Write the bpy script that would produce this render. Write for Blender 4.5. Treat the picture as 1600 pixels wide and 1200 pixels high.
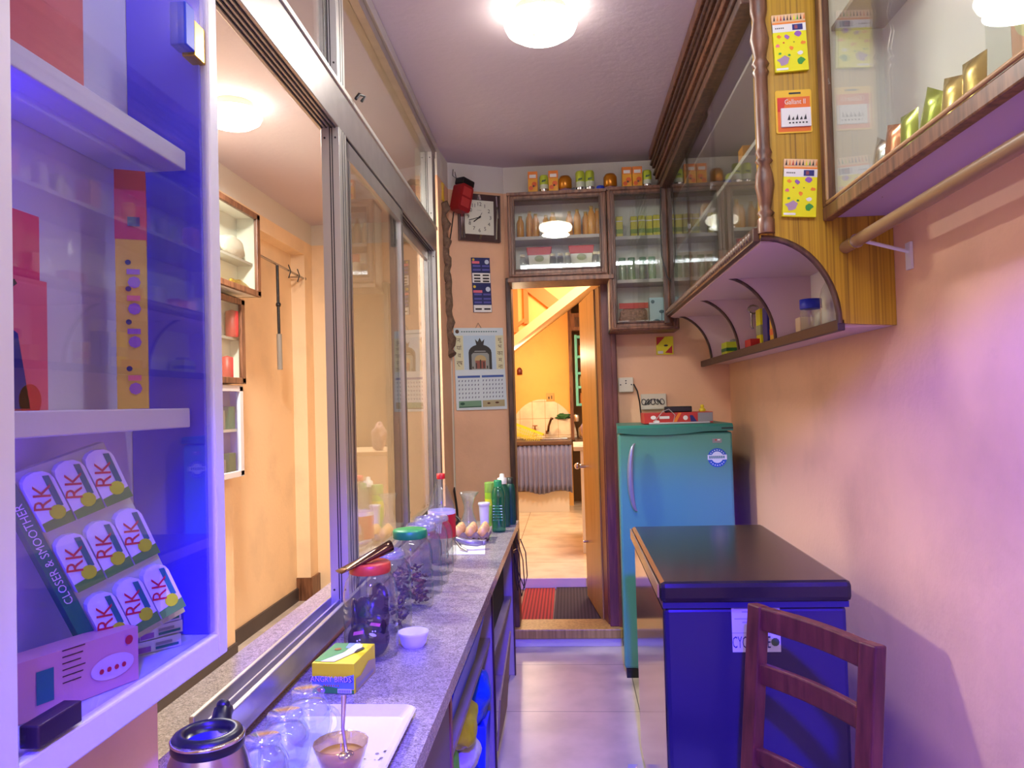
import bpy, bmesh, math, random
from mathutils import Vector, Matrix
random.seed(7)
D = bpy.data
for o in list(D.objects): D.objects.remove(o)
SC = bpy.context.scene
COL = SC.collection
PI = math.pi
# ------------------------------------------------------------------ camera, world, exposure
EYE = Vector((0, 0, 1.35))
cd = D.cameras.new('camera'); cam = D.objects.new('camera', cd); COL.objects.link(cam)
rt = Vector((0.99693537, 0.07311714, -0.02781635)); up = Vector((0.02958835, -0.02326455, 0.99929139))
bk = rt.cross(up).normalized()
cam.matrix_world = Matrix(((rt.x, up.x, bk.x, EYE.x), (rt.y, up.y, bk.y, EYE.y), (rt.z, up.z, bk.z, EYE.z), (0, 0, 0, 1)))
cd.sensor_width = 36; cd.lens = 27; cd.clip_start = .02
SC.camera = cam
SC.view_settings.view_transform = 'Standard'; SC.view_settings.look = 'None'
SC.view_settings.gamma = 1; SC.view_settings.use_curve_mapping = False
SC.view_settings.exposure = 0.0
W = D.worlds.new('world'); SC.world = W; W.use_nodes = True
W.node_tree.nodes['Background'].inputs[0].default_value = (.05, .05, .09, 1)
W.node_tree.nodes['Background'].inputs[1].default_value = .3

def lamp(kind, name, loc, energy, color, to=None, **k):
    l = D.lights.new(name, kind); l.energy = energy; l.color = color
    for a, v in k.items(): setattr(l, a, v)
    o = D.objects.new(name, l); COL.objects.link(o); o.location = loc
    if to is not None:
        o.rotation_euler = (Vector(to) - Vector(loc)).to_track_quat('-Z', 'Y').to_euler()
    return o
# blue stage-type spot above the shop entrance, behind the photographer
lamp('SPOT', 'blue_spot_light', (.12, -.45, 2.35), 1050, (.03, .008, 1), to=(.42, 2.0, .0), spot_size=math.radians(56), spot_blend=.25, shadow_soft_size=.07)
# unseen soft fill added behind the camera to lift the room
lamp('AREA', 'camera_side_fill', (.1, -1.0, 1.7), 9, (1, .90, .92), to=(.1, 3, 1.3), shape='RECTANGLE', size=1.3, size_y=1.2)

# ------------------------------------------------------------------ materials
def lin(c):
    return tuple(((x/255)/12.92 if x/255 <= .04045 else ((x/255+.055)/1.055)**2.4) for x in c) + (1,)
MC = {}
def mat(name, rgb=(200, 200, 200), rough=.5, metal=0, bump=0, bscale=60, var=0, vscale=8, coat=0, spec=.5):
    if name in MC: return MC[name]
    m = D.materials.new(name); m.use_nodes = True; nt = m.node_tree; b = nt.nodes['Principled BSDF']
    b.inputs['Base Color'].default_value = lin(rgb); b.inputs['Roughness'].default_value = rough; b.inputs['Metallic'].default_value = metal
    b.inputs['Coat Weight'].default_value = coat; b.inputs['Specular IOR Level'].default_value = spec
    if bump or var:
        tc = nt.nodes.new('ShaderNodeNewGeometry')
    if var:
        n = nt.nodes.new('ShaderNodeTexNoise'); n.inputs['Scale'].default_value = vscale; n.inputs['Detail'].default_value = 4
        nt.links.new(tc.outputs['Position'], n.inputs['Vector'])
        r = nt.nodes.new('ShaderNodeMapRange'); r.inputs[1].default_value = .3; r.inputs[2].default_value = .7
        r.inputs[3].default_value = 1-var; r.inputs[4].default_value = 1
        nt.links.new(n.outputs['Fac'], r.inputs[0])
        x = nt.nodes.new('ShaderNodeVectorMath'); x.operation = 'SCALE'; x.inputs[0].default_value = lin(rgb)[:3]
        nt.links.new(r.outputs[0], x.inputs['Scale']); nt.links.new(x.outputs[0], b.inputs['Base Color'])
    if bump:
        n = nt.nodes.new('ShaderNodeTexNoise'); n.inputs['Scale'].default_value = bscale
        nt.links.new(tc.outputs['Position'], n.inputs['Vector'])
        u = nt.nodes.new('ShaderNodeBump'); u.inputs['Strength'].default_value = bump; u.inputs['Distance'].default_value = .01
        nt.links.new(n.outputs['Fac'], u.inputs['Height']); nt.links.new(u.outputs[0], b.inputs['Normal'])
    MC[name] = m; return m
def emis(name, rgb, s):
    if name in MC: return MC[name]
    m = D.materials.new(name); m.use_nodes = True; b = m.node_tree.nodes['Principled BSDF']
    b.inputs['Base Color'].default_value = (.8, .8, .8, 1); b.inputs['Emission Color'].default_value = lin(rgb); b.inputs['Emission Strength'].default_value = s
    MC[name] = m; return m
def glassm(name, tint=(255, 255, 255), ior=1.5, add=.0, rough=.01, haze=0, hcol=(230, 230, 230)):
    if name in MC: return MC[name]
    m = D.materials.new(name); m.use_nodes = True; nt = m.node_tree; nt.nodes.clear()
    out = nt.nodes.new('ShaderNodeOutputMaterial'); mx = nt.nodes.new('ShaderNodeMixShader')
    t = nt.nodes.new('ShaderNodeBsdfTransparent'); t.inputs[0].default_value = lin(tint)
    g = nt.nodes.new('ShaderNodeBsdfGlossy'); g.inputs['Roughness'].default_value = rough
    # Schlick reflectance from the angle alone, the same from both sides of the thin pane
    ge = nt.nodes.new('ShaderNodeNewGeometry'); dt = nt.nodes.new('ShaderNodeVectorMath'); dt.operation = 'DOT_PRODUCT'
    nt.links.new(ge.outputs['Normal'], dt.inputs[0]); nt.links.new(ge.outputs['Incoming'], dt.inputs[1])
    def mth(op, x, y=None, clamp=False):
        q = nt.nodes.new('ShaderNodeMath'); q.operation = op; q.use_clamp = clamp
        for i, z in enumerate((x, y)):
            if z is None: continue
            if isinstance(z, (int, float)): q.inputs[i].default_value = z
            else: nt.links.new(z, q.inputs[i])
        return q.outputs[0]
    r0 = ((ior-1)/(ior+1))**2
    p5 = mth('POWER', mth('SUBTRACT', 1, mth('ABSOLUTE', dt.outputs['Value']), True), 5)
    fac = mth('ADD', mth('MULTIPLY', p5, 1-r0), r0+add, True)
    nt.links.new(fac, mx.inputs[0])
    nt.links.new(g.outputs[0], mx.inputs[2])
    if haze:
        d = nt.nodes.new('ShaderNodeBsdfDiffuse'); d.inputs[0].default_value = lin(hcol)
        m2 = nt.nodes.new('ShaderNodeMixShader'); m2.inputs[0].default_value = haze
        nt.links.new(t.outputs[0], m2.inputs[1]); nt.links.new(d.outputs[0], m2.inputs[2]); nt.links.new(m2.outputs[0], mx.inputs[1])
    else: nt.links.new(t.outputs[0], mx.inputs[1])
    nt.links.new(mx.outputs[0], out.inputs[0])
    MC[name] = m; return m
def nodes_mat(name):
    m = D.materials.new(name); m.use_nodes = True; MC[name] = m
    return m, m.node_tree, m.node_tree.nodes['Principled BSDF']
def N(nt, t, **k):
    n = nt.nodes.new(t)
    for a, v in k.items(): setattr(n, a, v)
    return n
def ramp(nt, fac, stops):
    r = nt.nodes.new('ShaderNodeValToRGB'); e = r.color_ramp.elements
    while len(e) > 1: e.remove(e[-1])
    e[0].position = stops[0][0]; e[0].color = lin(stops[0][1])
    for p, c in stops[1:]:
        x = e.new(p); x.color = lin(c)
    nt.links.new(fac, r.inputs[0]); return r
def wallmat(name, rgb, band=2.55, bandrgb=(226, 222, 214)):
    m, nt, b = nodes_mat(name); L = nt.links.new
    g = N(nt, 'ShaderNodeNewGeometry'); s = N(nt, 'ShaderNodeSeparateXYZ'); L(g.outputs['Position'], s.inputs[0])
    n = N(nt, 'ShaderNodeTexNoise'); n.inputs['Scale'].default_value = 3.0; n.inputs['Detail'].default_value = 6; L(g.outputs['Position'], n.inputs['Vector'])
    r = ramp(nt, n.outputs['Fac'], [(.25, tuple(int(c*.93) for c in rgb)), (.5, rgb), (1, rgb)])
    # smudges of dirt
    n2 = N(nt, 'ShaderNodeTexNoise'); n2.inputs['Scale'].default_value = 5.5; n2.inputs['Detail'].default_value = 9; n2.inputs['Roughness'].default_value = .7; L(g.outputs['Position'], n2.inputs['Vector'])
    r2 = ramp(nt, n2.outputs['Fac'], [(.66, (0, 0, 0)), (.8, (110, 110, 110))])
    mx = N(nt, 'ShaderNodeMix', data_type='RGBA'); L(r2.outputs[0], mx.inputs[0]); L(r.outputs[0], mx.inputs[6]); mx.inputs[7].default_value = lin((120, 88, 70))
    st = N(nt, 'ShaderNodeMath', operation='GREATER_THAN'); L(s.outputs[2], st.inputs[0]); st.inputs[1].default_value = band
    m2 = N(nt, 'ShaderNodeMix', data_type='RGBA'); L(st.outputs[0], m2.inputs[0]); L(mx.outputs[2], m2.inputs[6]); m2.inputs[7].default_value = lin(bandrgb)
    L(m2.outputs[2], b.inputs['Base Color']); b.inputs['Roughness'].default_value = .62
    n3 = N(nt, 'ShaderNodeTexNoise'); n3.inputs['Scale'].default_value = 45; L(g.outputs['Position'], n3.inputs['Vector'])
    u = N(nt, 'ShaderNodeBump'); u.inputs['Strength'].default_value = .12; u.inputs['Distance'].default_value = .01
    L(n3.outputs['Fac'], u.inputs['Height']); L(u.outputs[0], b.inputs['Normal'])
    return m
peach = wallmat('peach_paint', (238, 190, 152))
peach_left = wallmat('peach_paint_light', (250, 220, 180))
orange = wallmat('orange_paint', (238, 172, 86), band=9)
kitchen_white = mat('kitchen_white_paint', (232, 222, 205), .6, bump=.1)
def stucco():
    m, nt, b = nodes_mat('ceiling_stucco'); L = nt.links.new
    b.inputs['Base Color'].default_value = lin((206, 192, 200)); b.inputs['Roughness'].default_value = .8
    g = N(nt, 'ShaderNodeNewGeometry'); n = N(nt, 'ShaderNodeTexNoise'); n.inputs['Scale'].default_value = 28; n.inputs['Detail'].default_value = 4
    L(g.outputs['Position'], n.inputs['Vector']); u = N(nt, 'ShaderNodeBump'); u.inputs['Strength'].default_value = .3; u.inputs['Distance'].default_value = .006
    L(n.outputs['Fac'], u.inputs['Height']); L(u.outputs[0], b.inputs['Normal']); return m
stucco = stucco()
def granite():
    m, nt, b = nodes_mat('speckled_granite'); L = nt.links.new
    g = N(nt, 'ShaderNodeNewGeometry'); v = N(nt, 'ShaderNodeTexVoronoi'); v.inputs['Scale'].default_value = 380; L(g.outputs['Position'], v.inputs['Vector'])
    s = N(nt, 'ShaderNodeSeparateColor'); L(v.outputs['Color'], s.inputs[0])
    r = ramp(nt, s.outputs[0], [(0, (80, 70, 68)), (.18, (118, 108, 104)), (.5, (152, 140, 134)), (.8, (176, 164, 156)), (1, (204, 194, 186))])
    n = N(nt, 'ShaderNodeTexNoise'); n.inputs['Scale'].default_value = 60; n.inputs['Detail'].default_value = 5; L(g.outputs['Position'], n.inputs['Vector'])
    r2 = ramp(nt, n.outputs['Fac'], [(.35, (128, 116, 112)), (.65, (178, 166, 158))])
    mx = N(nt, 'ShaderNodeMix', data_type='RGBA'); mx.inputs[0].default_value = .4; L(r.outputs[0], mx.inputs[6]); L(r2.outputs[0], mx.inputs[7])
    L(mx.outputs[2], b.inputs['Base Color']); b.inputs['Roughness'].default_value = .22; return m
granite = granite()
def laminate(name, c0, c1, c2, axis_stretch=(60, 60, 1.2)):
    m, nt, b = nodes_mat(name); L = nt.links.new
    g = N(nt, 'ShaderNodeNewGeometry'); mp = N(nt, 'ShaderNodeMapping'); mp.inputs['Scale'].default_value = axis_stretch; L(g.outputs['Position'], mp.inputs[0])
    n = N(nt, 'ShaderNodeTexNoise'); n.inputs['Scale'].default_value = 2.4; n.inputs['Detail'].default_value = 6; L(mp.outputs[0], n.inputs['Vector'])
    r = ramp(nt, n.outputs['Fac'], [(.3, c0), (.48, c1), (.7, c2)])
    L(r.outputs[0], b.inputs['Base Color']); b.inputs['Roughness'].default_value = .38; return m
lam = laminate('yellow_wood_laminate', (120, 84, 18), (176, 134, 30), (198, 158, 44), (60, 60, .3))
doorwood = laminate('tan_door_veneer', (132, 104, 50), (164, 130, 66), (184, 150, 88), (30, 30, 1))
wood = laminate('brown_varnished_wood', (74, 44, 30), (112, 72, 50), (140, 96, 68), (24, 24, 3))
darkwood = laminate('dark_varnished_wood', (46, 30, 24), (78, 52, 38), (104, 72, 54), (24, 24, 3))
maroon = laminate('maroon_painted_wood', (84, 40, 44), (100, 50, 50), (120, 66, 62), (24, 24, 2))
chairwood = laminate('red_brown_chair_wood', (70, 30, 28), (90, 40, 36), (108, 52, 44), (20, 20, 3))
def tiles(name, rgb, grout, sx, sy, ox=0, oy=0, width=.004, rough=.12, axes=(0, 1)):
    m, nt, b = nodes_mat(name); L = nt.links.new
    g = N(nt, 'ShaderNodeNewGeometry'); s = N(nt, 'ShaderNodeSeparateXYZ'); L(g.outputs['Position'], s.inputs[0])
    outs = []
    for ax, st, of in ((axes[0], sx, ox), (axes[1], sy, oy)):
        a = N(nt, 'ShaderNodeMath', operation='ADD'); L(s.outputs[ax], a.inputs[0]); a.inputs[1].default_value = -of+100*st
        q = N(nt, 'ShaderNodeMath', operation='MODULO'); L(a.outputs[0], q.inputs[0]); q.inputs[1].default_value = st
        c = N(nt, 'ShaderNodeMath', operation='LESS_THAN'); L(q.outputs[0], c.inputs[0]); c.inputs[1].default_value = width; outs.append(c)
    mxx = N(nt, 'ShaderNodeMath', operation='MAXIMUM'); L(outs[0].outputs[0], mxx.inputs[0]); L(outs[1].outputs[0], mxx.inputs[1])
    n = N(nt, 'ShaderNodeTexNoise'); n.inputs['Scale'].default_value = 6; n.inputs['Detail'].default_value = 7; L(g.outputs['Position'], n.inputs['Vector'])
    r = ramp(nt, n.outputs['Fac'], [(.3, tuple(int(c*.9) for c in rgb)), (.6, rgb)])
    mx = N(nt, 'ShaderNodeMix', data_type='RGBA'); L(mxx.outputs[0], mx.inputs[0]); L(r.outputs[0], mx.inputs[6]); mx.inputs[7].default_value = lin(grout)
    L(mx.outputs[2], b.inputs['Base Color']); b.inputs['Roughness'].default_value = rough; return m
floor_tile = tiles('beige_floor_tiles', (206, 190, 176), (100, 88, 84), .6, .6, .268, 3.39, .004, .3)
kit_tile = tiles('cream_kitchen_tiles', (226, 206, 176), (150, 124, 96), .62, .62, .16, 5.9, .006, .25)
splash = tiles('glazed_white_tiles', (236, 220, 190), (190, 150, 100), .15, .2, .02, .96, .005, .15, (0, 2))

alu = mat('brushed_aluminium', (188, 184, 182), .3, .85, var=.12, vscale=20)
alu_bright = mat('bright_aluminium', (214, 212, 206), .34, .75)
alu_dark = mat('dark_groove', (48, 44, 48), .5, .4)
steel = mat('brushed_steel', (176, 170, 166), .25, .95)
chrome = mat('chrome', (220, 220, 220), .08, 1)
black = mat('black_plastic', (22, 22, 24), .35)
white = mat('white_plastic', (228, 226, 228), .35)
whitepaint = mat('white_painted_board', (222, 220, 226), .4, bump=.05)
inwhite = mat('cabinet_lining', (242, 242, 230), .6)
shelfm = mat('grey_shelf_board', (176, 172, 164), .5)
glass = glassm('window_glass', (246, 250, 248), 1.5, .02)
cabglass = glassm('cabinet_glass', (252, 254, 252), 1.5, .025)
jarglass = glassm('clear_plastic', (244, 246, 246), 1.5, .03, .04, haze=.035)
mugglass = glassm('clear_glass', (246, 250, 250), 1.5, .06, .04, haze=.09)
greenglass = glassm('green_liquid_plastic', (140, 214, 180), 1.45, .04, .05, haze=.16, hcol=(70, 180, 130))
amber = mat('amber_juice', (214, 148, 34), .25, coat=.4)
P = lambda n, c=(200, 200, 200), r=.45: mat(n, c, r)
yellow = P('print_yellow', (236, 230, 14)); red = P('print_red', (196, 40, 36)); green = P('print_green', (60, 150, 60)); navy = P('print_navy', (28, 34, 110))
orangep = P('print_orange', (236, 134, 44)); pinkp = P('print_pink', (226, 110, 130)); blackp = P('print_black', (26, 24, 28)); whitep = P('print_white', (236, 234, 230))
limep = P('print_lime', (186, 206, 60)); skyp = P('print_sky_blue', (120, 150, 226)); tealp = P('print_teal', (30, 120, 110)); purplep = P('print_purple', (150, 90, 180)); greyp = P('print_grey', (140, 140, 146)); goldp = mat('gold_foil', (200, 150, 40), .28, .8); goldc = mat('gold_can', (190, 120, 24), .3, .5)
bluep = P('print_blue', (30, 60, 200)); brownp = P('print_brown', (84, 50, 34)); creamp = P('print_cream', (232, 214, 170)); silverfoil = mat('silver_foil', (200, 196, 196), .22, .9)

# ------------------------------------------------------------------ mesh builder
_tc = {}
def text_geo(s, size=1):
    if s in _tc: return _tc[s]
    c = D.curves.new('t', 'FONT'); c.body = s; c.size = 1; c.align_x = 'CENTER'; c.align_y = 'CENTER'; c.resolution_u = 2
    o = D.objects.new('t', c); COL.objects.link(o); bpy.context.view_layer.update()
    me = o.evaluated_get(bpy.context.evaluated_depsgraph_get()).to_mesh()
    r = ([v.co.copy() for v in me.vertices], [list(p.vertices) for p in me.polygons])
    o.to_mesh_clear(); D.objects.remove(o); D.curves.remove(c); _tc[s] = r; return r
def face(o, u, v):
    "matrix whose local x,y,z = u, v, normal at o"
    u = Vector(u).normalized(); v = Vector(v).normalized(); n = u.cross(v)
    return Matrix(((u.x, v.x, n.x, o[0]), (u.y, v.y, n.y, o[1]), (u.z, v.z, n.z, o[2]), (0, 0, 0, 1)))
class MB:
    def __init__(s, m=None):
        s.v = []; s.f = []; s.k = []; s.sm = []; s.mats = []; s.c = 0; s.M = Matrix()
        if m: s.m(m)
    def m(s, m):
        if m not in s.mats: s.mats.append(m)
        s.c = s.mats.index(m); return s
    def add(s, vs, fs, smooth=False):
        b = len(s.v); s.v += [s.M @ Vector(v) for v in vs]
        for f in fs: s.f.append([b+i for i in f]); s.k.append(s.c); s.sm.append(smooth)
        return s
    def B(s, x0, x1, y0, y1, z0, z1):
        v = [(x, y, z) for z in (z0, z1) for y in (y0, y1) for x in (x0, x1)]
        return s.add(v, [(0, 2, 3, 1), (4, 5, 7, 6), (0, 1, 5, 4), (2, 6, 7, 3), (0, 4, 6, 2), (1, 3, 7, 5)])
    def bar(s, p0, p1, w, h, upv=(0, 0, 1)):
        p0 = Vector(p0); p1 = Vector(p1); d = (p1-p0).normalized(); a = d.cross(Vector(upv)).normalized(); b = a.cross(d)
        v = [p+a*i*w/2+b*j*h/2 for p in (p0, p1) for i, j in ((-1, -1), (1, -1), (1, 1), (-1, 1))]
        return s.add(v, [(0, 1, 2, 3), (7, 6, 5, 4), (0, 4, 5, 1), (1, 5, 6, 2), (2, 6, 7, 3), (3, 7, 4, 0)])
    def quad(s, a, b, c, d): return s.add([a, b, c, d], [(0, 1, 2, 3)])
    def rect(s, u0, u1, v0, v1, o=.001): return s.add([(u0, v0, o), (u1, v0, o), (u1, v1, o), (u0, v1, o)], [(0, 1, 2, 3)])
    def poly(s, pts, o=.001): return s.add([(x, y, o) for x, y in pts], [list(range(len(pts)))])
    def disc(s, u, v, r, o=.001, n=20, ry=None): return s.poly([(u+r*math.cos(2*PI*i/n), v+(ry or r)*math.sin(2*PI*i/n)) for i in range(n)], o)
    def text(s, t, size, u=0, v=0, o=.0015, sx=1, rot=0):
        vs, fs = text_geo(t); c, q = math.cos(rot), math.sin(rot)
        return s.add([(u+(p.x*sx*c-p.y*q)*size, v+(p.x*sx*q+p.y*c)*size, o) for p in vs], fs)
    def prism(s, pts, z0, z1):
        n = len(pts); v = [(x, y, z0) for x, y in pts]+[(x, y, z1) for x, y in pts]
        return s.add(v, [list(range(n))[::-1], list(range(n, 2*n))]+[(i, (i+1) % n, n+(i+1) % n, n+i) for i in range(n)])
    def tube(s, pts, r, n=10, cap=True):
        pts = [Vector(p) for p in pts]; rs = r if isinstance(r, (list, tuple)) else [r]*len(pts); v = []; f = []
        ref = None
        for i, p in enumerate(pts):
            d = (pts[min(i+1, len(pts)-1)]-pts[max(i-1, 0)]).normalized()
            if ref is None: ref = d.orthogonal().normalized()
            a = (ref-d*ref.dot(d)).normalized(); ref = a; b = d.cross(a)
            v += [p+(a*math.cos(2*PI*k/n)+b*math.sin(2*PI*k/n))*rs[i] for k in range(n)]
        for i in range(len(pts)-1):
            for k in range(n): f.append((i*n+k, i*n+(k+1) % n, (i+1)*n+(k+1) % n, (i+1)*n+k))
        s.add(v, f, True)
        if cap: s.add(v[:n], [list(range(n))[::-1]]); s.add(v[-n:], [list(range(n))])
        return s
    def lathe(s, prof, c=(0, 0, 0), n=28, wob=None, sq=1):
        v = []; f = []
        for j, (r, z) in enumerate(prof):
            for k in range(n):
                a = 2*PI*k/n; rr = r*(wob(a, j) if wob else 1)
                v.append((c[0]+rr*math.cos(a), c[1]+rr*math.sin(a)*sq, c[2]+z))
        for j in range(len(prof)-1):
            for k in range(n): f.append((j*n+k, j*n+(k+1) % n, (j+1)*n+(k+1) % n, (j+1)*n+k))
        s.add(v, f, True); m = len(prof)-1
        if prof[0][0] > .0005: s.add([v[k] for k in range(n)], [list(range(n))[::-1]])
        if prof[-1][0] > .0005 and not getattr(s, 'open', False): s.add([v[m*n+k] for k in range(n)], [list(range(n))])
        return s
    def ell(s, c, r, n=16, m=10):
        v = []; f = []
        for j in range(m+1):
            t = -PI/2+PI*j/m
            for k in range(n): a = 2*PI*k/n; v.append((c[0]+r[0]*math.cos(t)*math.cos(a), c[1]+r[1]*math.cos(t)*math.sin(a), c[2]+r[2]*math.sin(t)))
        for j in range(m):
            for k in range(n): f.append((j*n+k, j*n+(k+1) % n, (j+1)*n+(k+1) % n, (j+1)*n+k))
        return s.add(v, f, True)
    def mesh(s, name, off=(0, 0, 0)):
        me = D.meshes.new(name); o = Vector(off)
        me.from_pydata([v-o for v in s.v], [], s.f); me.polygons.foreach_set('material_index', s.k); me.polygons.foreach_set('use_smooth', s.sm)
        for m in s.mats: me.materials.append(m)
        me.update(); return me
def put(name, mb, parent=None, bev=0, local=False, origin=None):
    off = (0, 0, 0)
    if parent is not None and not local:
        p = parent; off = Vector()
        while p is not None: off += p.location; p = p.parent
    elif origin is not None: off = origin
    o = D.objects.new(name, mb.mesh(name, off)); COL.objects.link(o); o.parent = parent
    if parent is None and origin is not None: o.location = origin
    if bev:
        b = o.modifiers.new('bevel', 'BEVEL'); b.width = bev; b.segments = 2; b.limit_method = 'ANGLE'
    return o
def tag(o, label, cat, group=None):
    o['label'] = label; o['category'] = cat
    if group: o['group'] = group
    return o
def thing(name, label, cat, loc=(0, 0, 0), group=None, rotz=0):
    o = D.objects.new(name, None); COL.objects.link(o); o.location = loc; o.rotation_euler[2] = rotz; o.empty_display_size = .05
    return tag(o, label, cat, group)
def struct(o): o['kind'] = 'structure'; return o
def sempty(name, loc=(0, 0, 0), rotz=0):
    o = D.objects.new(name, None); COL.objects.link(o); o.location = loc; o.rotation_euler[2] = rotz; return struct(o)
def dup(root, loc, label=None, rotz=None, group=None):
    r = root.copy(); COL.objects.link(r); r.location = loc
    if rotz is not None: r.rotation_euler[2] = rotz
    if label: r['label'] = label
    if group: r['group'] = group
    for ch in list(root.children):
        c = ch.copy(); COL.objects.link(c); c.parent = r
        for g in ch.children:
            q = g.copy(); COL.objects.link(q); q.parent = c
    return r
ORD = ['first', 'second', 'third', 'fourth', 'fifth', 'sixth', 'seventh', 'eighth', 'ninth', 'tenth', 'eleventh', 'twelfth']
FR = lambda o: face(o, (1, 0, 0), (0, 0, 1))       # decal frame on a face looking at -Y
FL = lambda o: face(o, (0, 1, 0), (0, 0, 1))       # decal frame on a face looking at +X

# ------------------------------------------------------------------ structure
XR, YB, ZC = .90, 4.35, 2.70
def sbox(name, m, *b): return struct(put(name, MB(m).B(*b)))
sbox('floor', floor_tile, -2.1, 1.05, -1.3, 4.30, -.05, 0)
sbox('floor_left', floor_tile, -2.1, -.95, 4.30, 5.7, -.05, 0)
sbox('ceiling', stucco, -2.1, 1.05, -1.3, 5.7, ZC, ZC+.05)
sbox('wall_right', peach, XR, 1.05, -1.3, 4.5, 0, ZC)
sbox('wall_front', peach, -2.1, .9, -1.4, -1.3, 0, ZC)
# back wall with the kitchen door opening and the angled clock wall
b = MB(peach).B(.262, XR, YB, YB+.12, 0, ZC).B(-.335, .262, YB, YB+.12, 2.06, ZC)
struct(put('wall_back', b))
b = MB(peach).prism([(-.336, 4.35), (-.336, 4.47), (-.76, 4.47), (-.76, 3.93), (-.645, 3.93), (-.632, 4.205)], 0, ZC)
struct(put('wall_clock', b))
# left room
sbox('wall_left', peach_left, -2.1, -1.95, -1.3, 5.6, 0, ZC)
b = MB(peach_left).B(-1.95, -1.85, -1.3, 5.34, 2.455, ZC).B(-1.95, -1.85, 5.34, 5.5, 0, ZC).B(-1.95, -1.85, -1.3, 4.10, 0, 2.455)
struct(put('wall_left_beam', b))
sbox('wall_far_left', peach_left, -1.95, -.64, 5.5, 5.6, 0, ZC)
sbox('wall_kitchen_side', peach_left, -.76, -.64, 4.47, 5.5, 0, ZC)
sk = mat('dark_grey_skirting', (70, 62, 64), .5, var=.2)
sbox('baseboard_left', sk, -1.95, -1.935, 4.11, 5.34, 0, .09)
struct(put('baseboard_column', MB(wood).B(-1.85, -1.835, 5.34, 5.5, 0, .16).B(-1.95, -1.835, 5.325, 5.34, 0, .16)))
sbox('baseboard_near', sk, -1.85, -1.835, -1.3, 4.1, 0, .09)
# low wall under the partition, with the strip of wall that carries the display case
struct(put('wall_partition', MB(peach).B(-.74, -.615, -1.3, 3.93, 0, .775).B(-.74, -.65, .70, 1.16, .775, .944).B(-.74, -.65, -1.3, .699, .775, ZC)))
sbox('trim_ledge', granite, -.768, -.665, 1.16, 3.9, .775, .80)
# kitchen
sbox('wall_kitchen_left', orange, -.76, -.66, 5.6, 9.3, 0, 2.9)
sbox('wall_kitchen_back', orange, -.76, .03, 9.1, 9.2, 0, 2.9)
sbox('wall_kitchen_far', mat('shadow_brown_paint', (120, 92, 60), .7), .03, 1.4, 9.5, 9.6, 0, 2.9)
sbox('wall_kitchen_right', kitchen_white, 1.3, 1.4, 4.47, 9.5, 0, 2.9)
sbox('ceiling_kitchen', orange, -.76, 1.4, 4.47, 9.6, 2.8, 2.85)
sbox('floor_kitchen', kit_tile, -.7, 1.4, 5.38, 9.5, -.05, .13)
sbox('floor_threshold', mat('threshold_cement', (150, 120, 96), .8, var=.2), -.64, 1.3, 4.36, 5.38, -.05, .055)
struct(put('trim_riser', MB(mat('white_step_riser', (214, 206, 200), .5)).B(-.64, .6, 5.368, 5.38, .055, .128)))
# stair underside crossing the kitchen, with its orange side wall
b = MB(mat('tan_soffit_paint', (214, 172, 116), .7))
v = [(-.66, 7.2, 1.77), (.75, 7.2, 2.80), (-.66, 9.1, 1.93), (.55, 9.1, 2.80)]
b.add(v+[(x, y, z+.10) for x, y, z in v], [(0, 2, 3, 1), (4, 5, 7, 6), (0, 1, 5, 4), (2, 6, 7, 3), (0, 4, 6, 2), (1, 3, 7, 5)])
struct(put('ceiling_stair', b))
b = MB(orange).add([(-.66, 7.26, 1.86), (.62, 7.26, 2.80), (-.66, 7.26, 2.80), (-.66, 7.32, 1.86), (.62, 7.32, 2.80), (-.66, 7.32, 2.80)], [(0, 1, 2), (3, 5, 4), (0, 3, 4, 1), (1, 4, 5, 2), (2, 5, 3, 0)])
struct(put('wall_stair', b))
shadowband = mat('railing_shadow_brown', (196, 110, 44), .6)  # shadows of the stair railing, built as thin brown bars
b = MB(shadowband)
for x0, x1, z0, z1 in ((-.60, -.575, 1.95, 2.7), (-.50, -.45, 2.02, 2.75), (-.395, -.35, 2.1, 2.75)):
    b.B(x0, x1, 7.235, 7.25, z0, z1)
b.bar((-.52, 7.24, 2.62), (-.10, 7.24, 2.27), .014, .12); b.bar((-.56, 7.24, 2.02), (-.36, 7.24, 2.16), .014, .03)
tag(put('railing_shadow_bars', b, origin=(-.4, 7.24, 1.9)), 'brown bars standing in for stair railing shadows on the orange wall beyond the door', 'railing')
# tiled arch
b = MB(splash); b.M = FR((-.31, 9.1, .93)); b.add([(.40*math.cos(PI*i/24), .46*math.sin(PI*i/24), o) for o in (0, .012) for i in range(25)], [list(range(25, 50))]+[(i, i+1, 26+i, 25+i) for i in range(24)])
struct(put('trim_tiled_arch', b))
struct(put('trim_threshold', MB(doorwood).B(-.335, .262, 4.26, 4.47, .05, .10).m(mat('white_step_riser')).B(-.335, .262, 4.28, 4.4, 0, .05), bev=.004))
# door_1: frame + leaf + handle
d1 = sempty('door_1', (-.03, 4.33, 0))
put('door_frame', MB(darkwood).B(-.335, -.305, 4.31, 4.47, .1, 2.03).m(maroon).B(.195, .262, 4.31, 4.47, .1, 2.03).m(darkwood).B(-.335, .262, 4.31, 4.47, 2.02, 2.06).m(maroon).B(.245, .275, 4.30, 4.35, 0, 2.06), d1, bev=.004)
b = MB(doorwood); b.bar((.180, 4.47, 1.04), (.105, 5.08, 1.04), .035, 1.92); b.m(maroon).bar((.205, 4.36, 1.04), (.182, 4.48, 1.04), .03, 1.92)
leaf = put('door_leaf', b, d1, bev=.003)
put('latch', MB(chrome).tube([(.10, 4.99, .93), (.05, 4.985, .935)], .012).ell((.045, 4.985, .935), (.02, .02, .02)).tube([(.10, 4.99, .45), (.07, 4.985, .45)], .008), d1)
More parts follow.
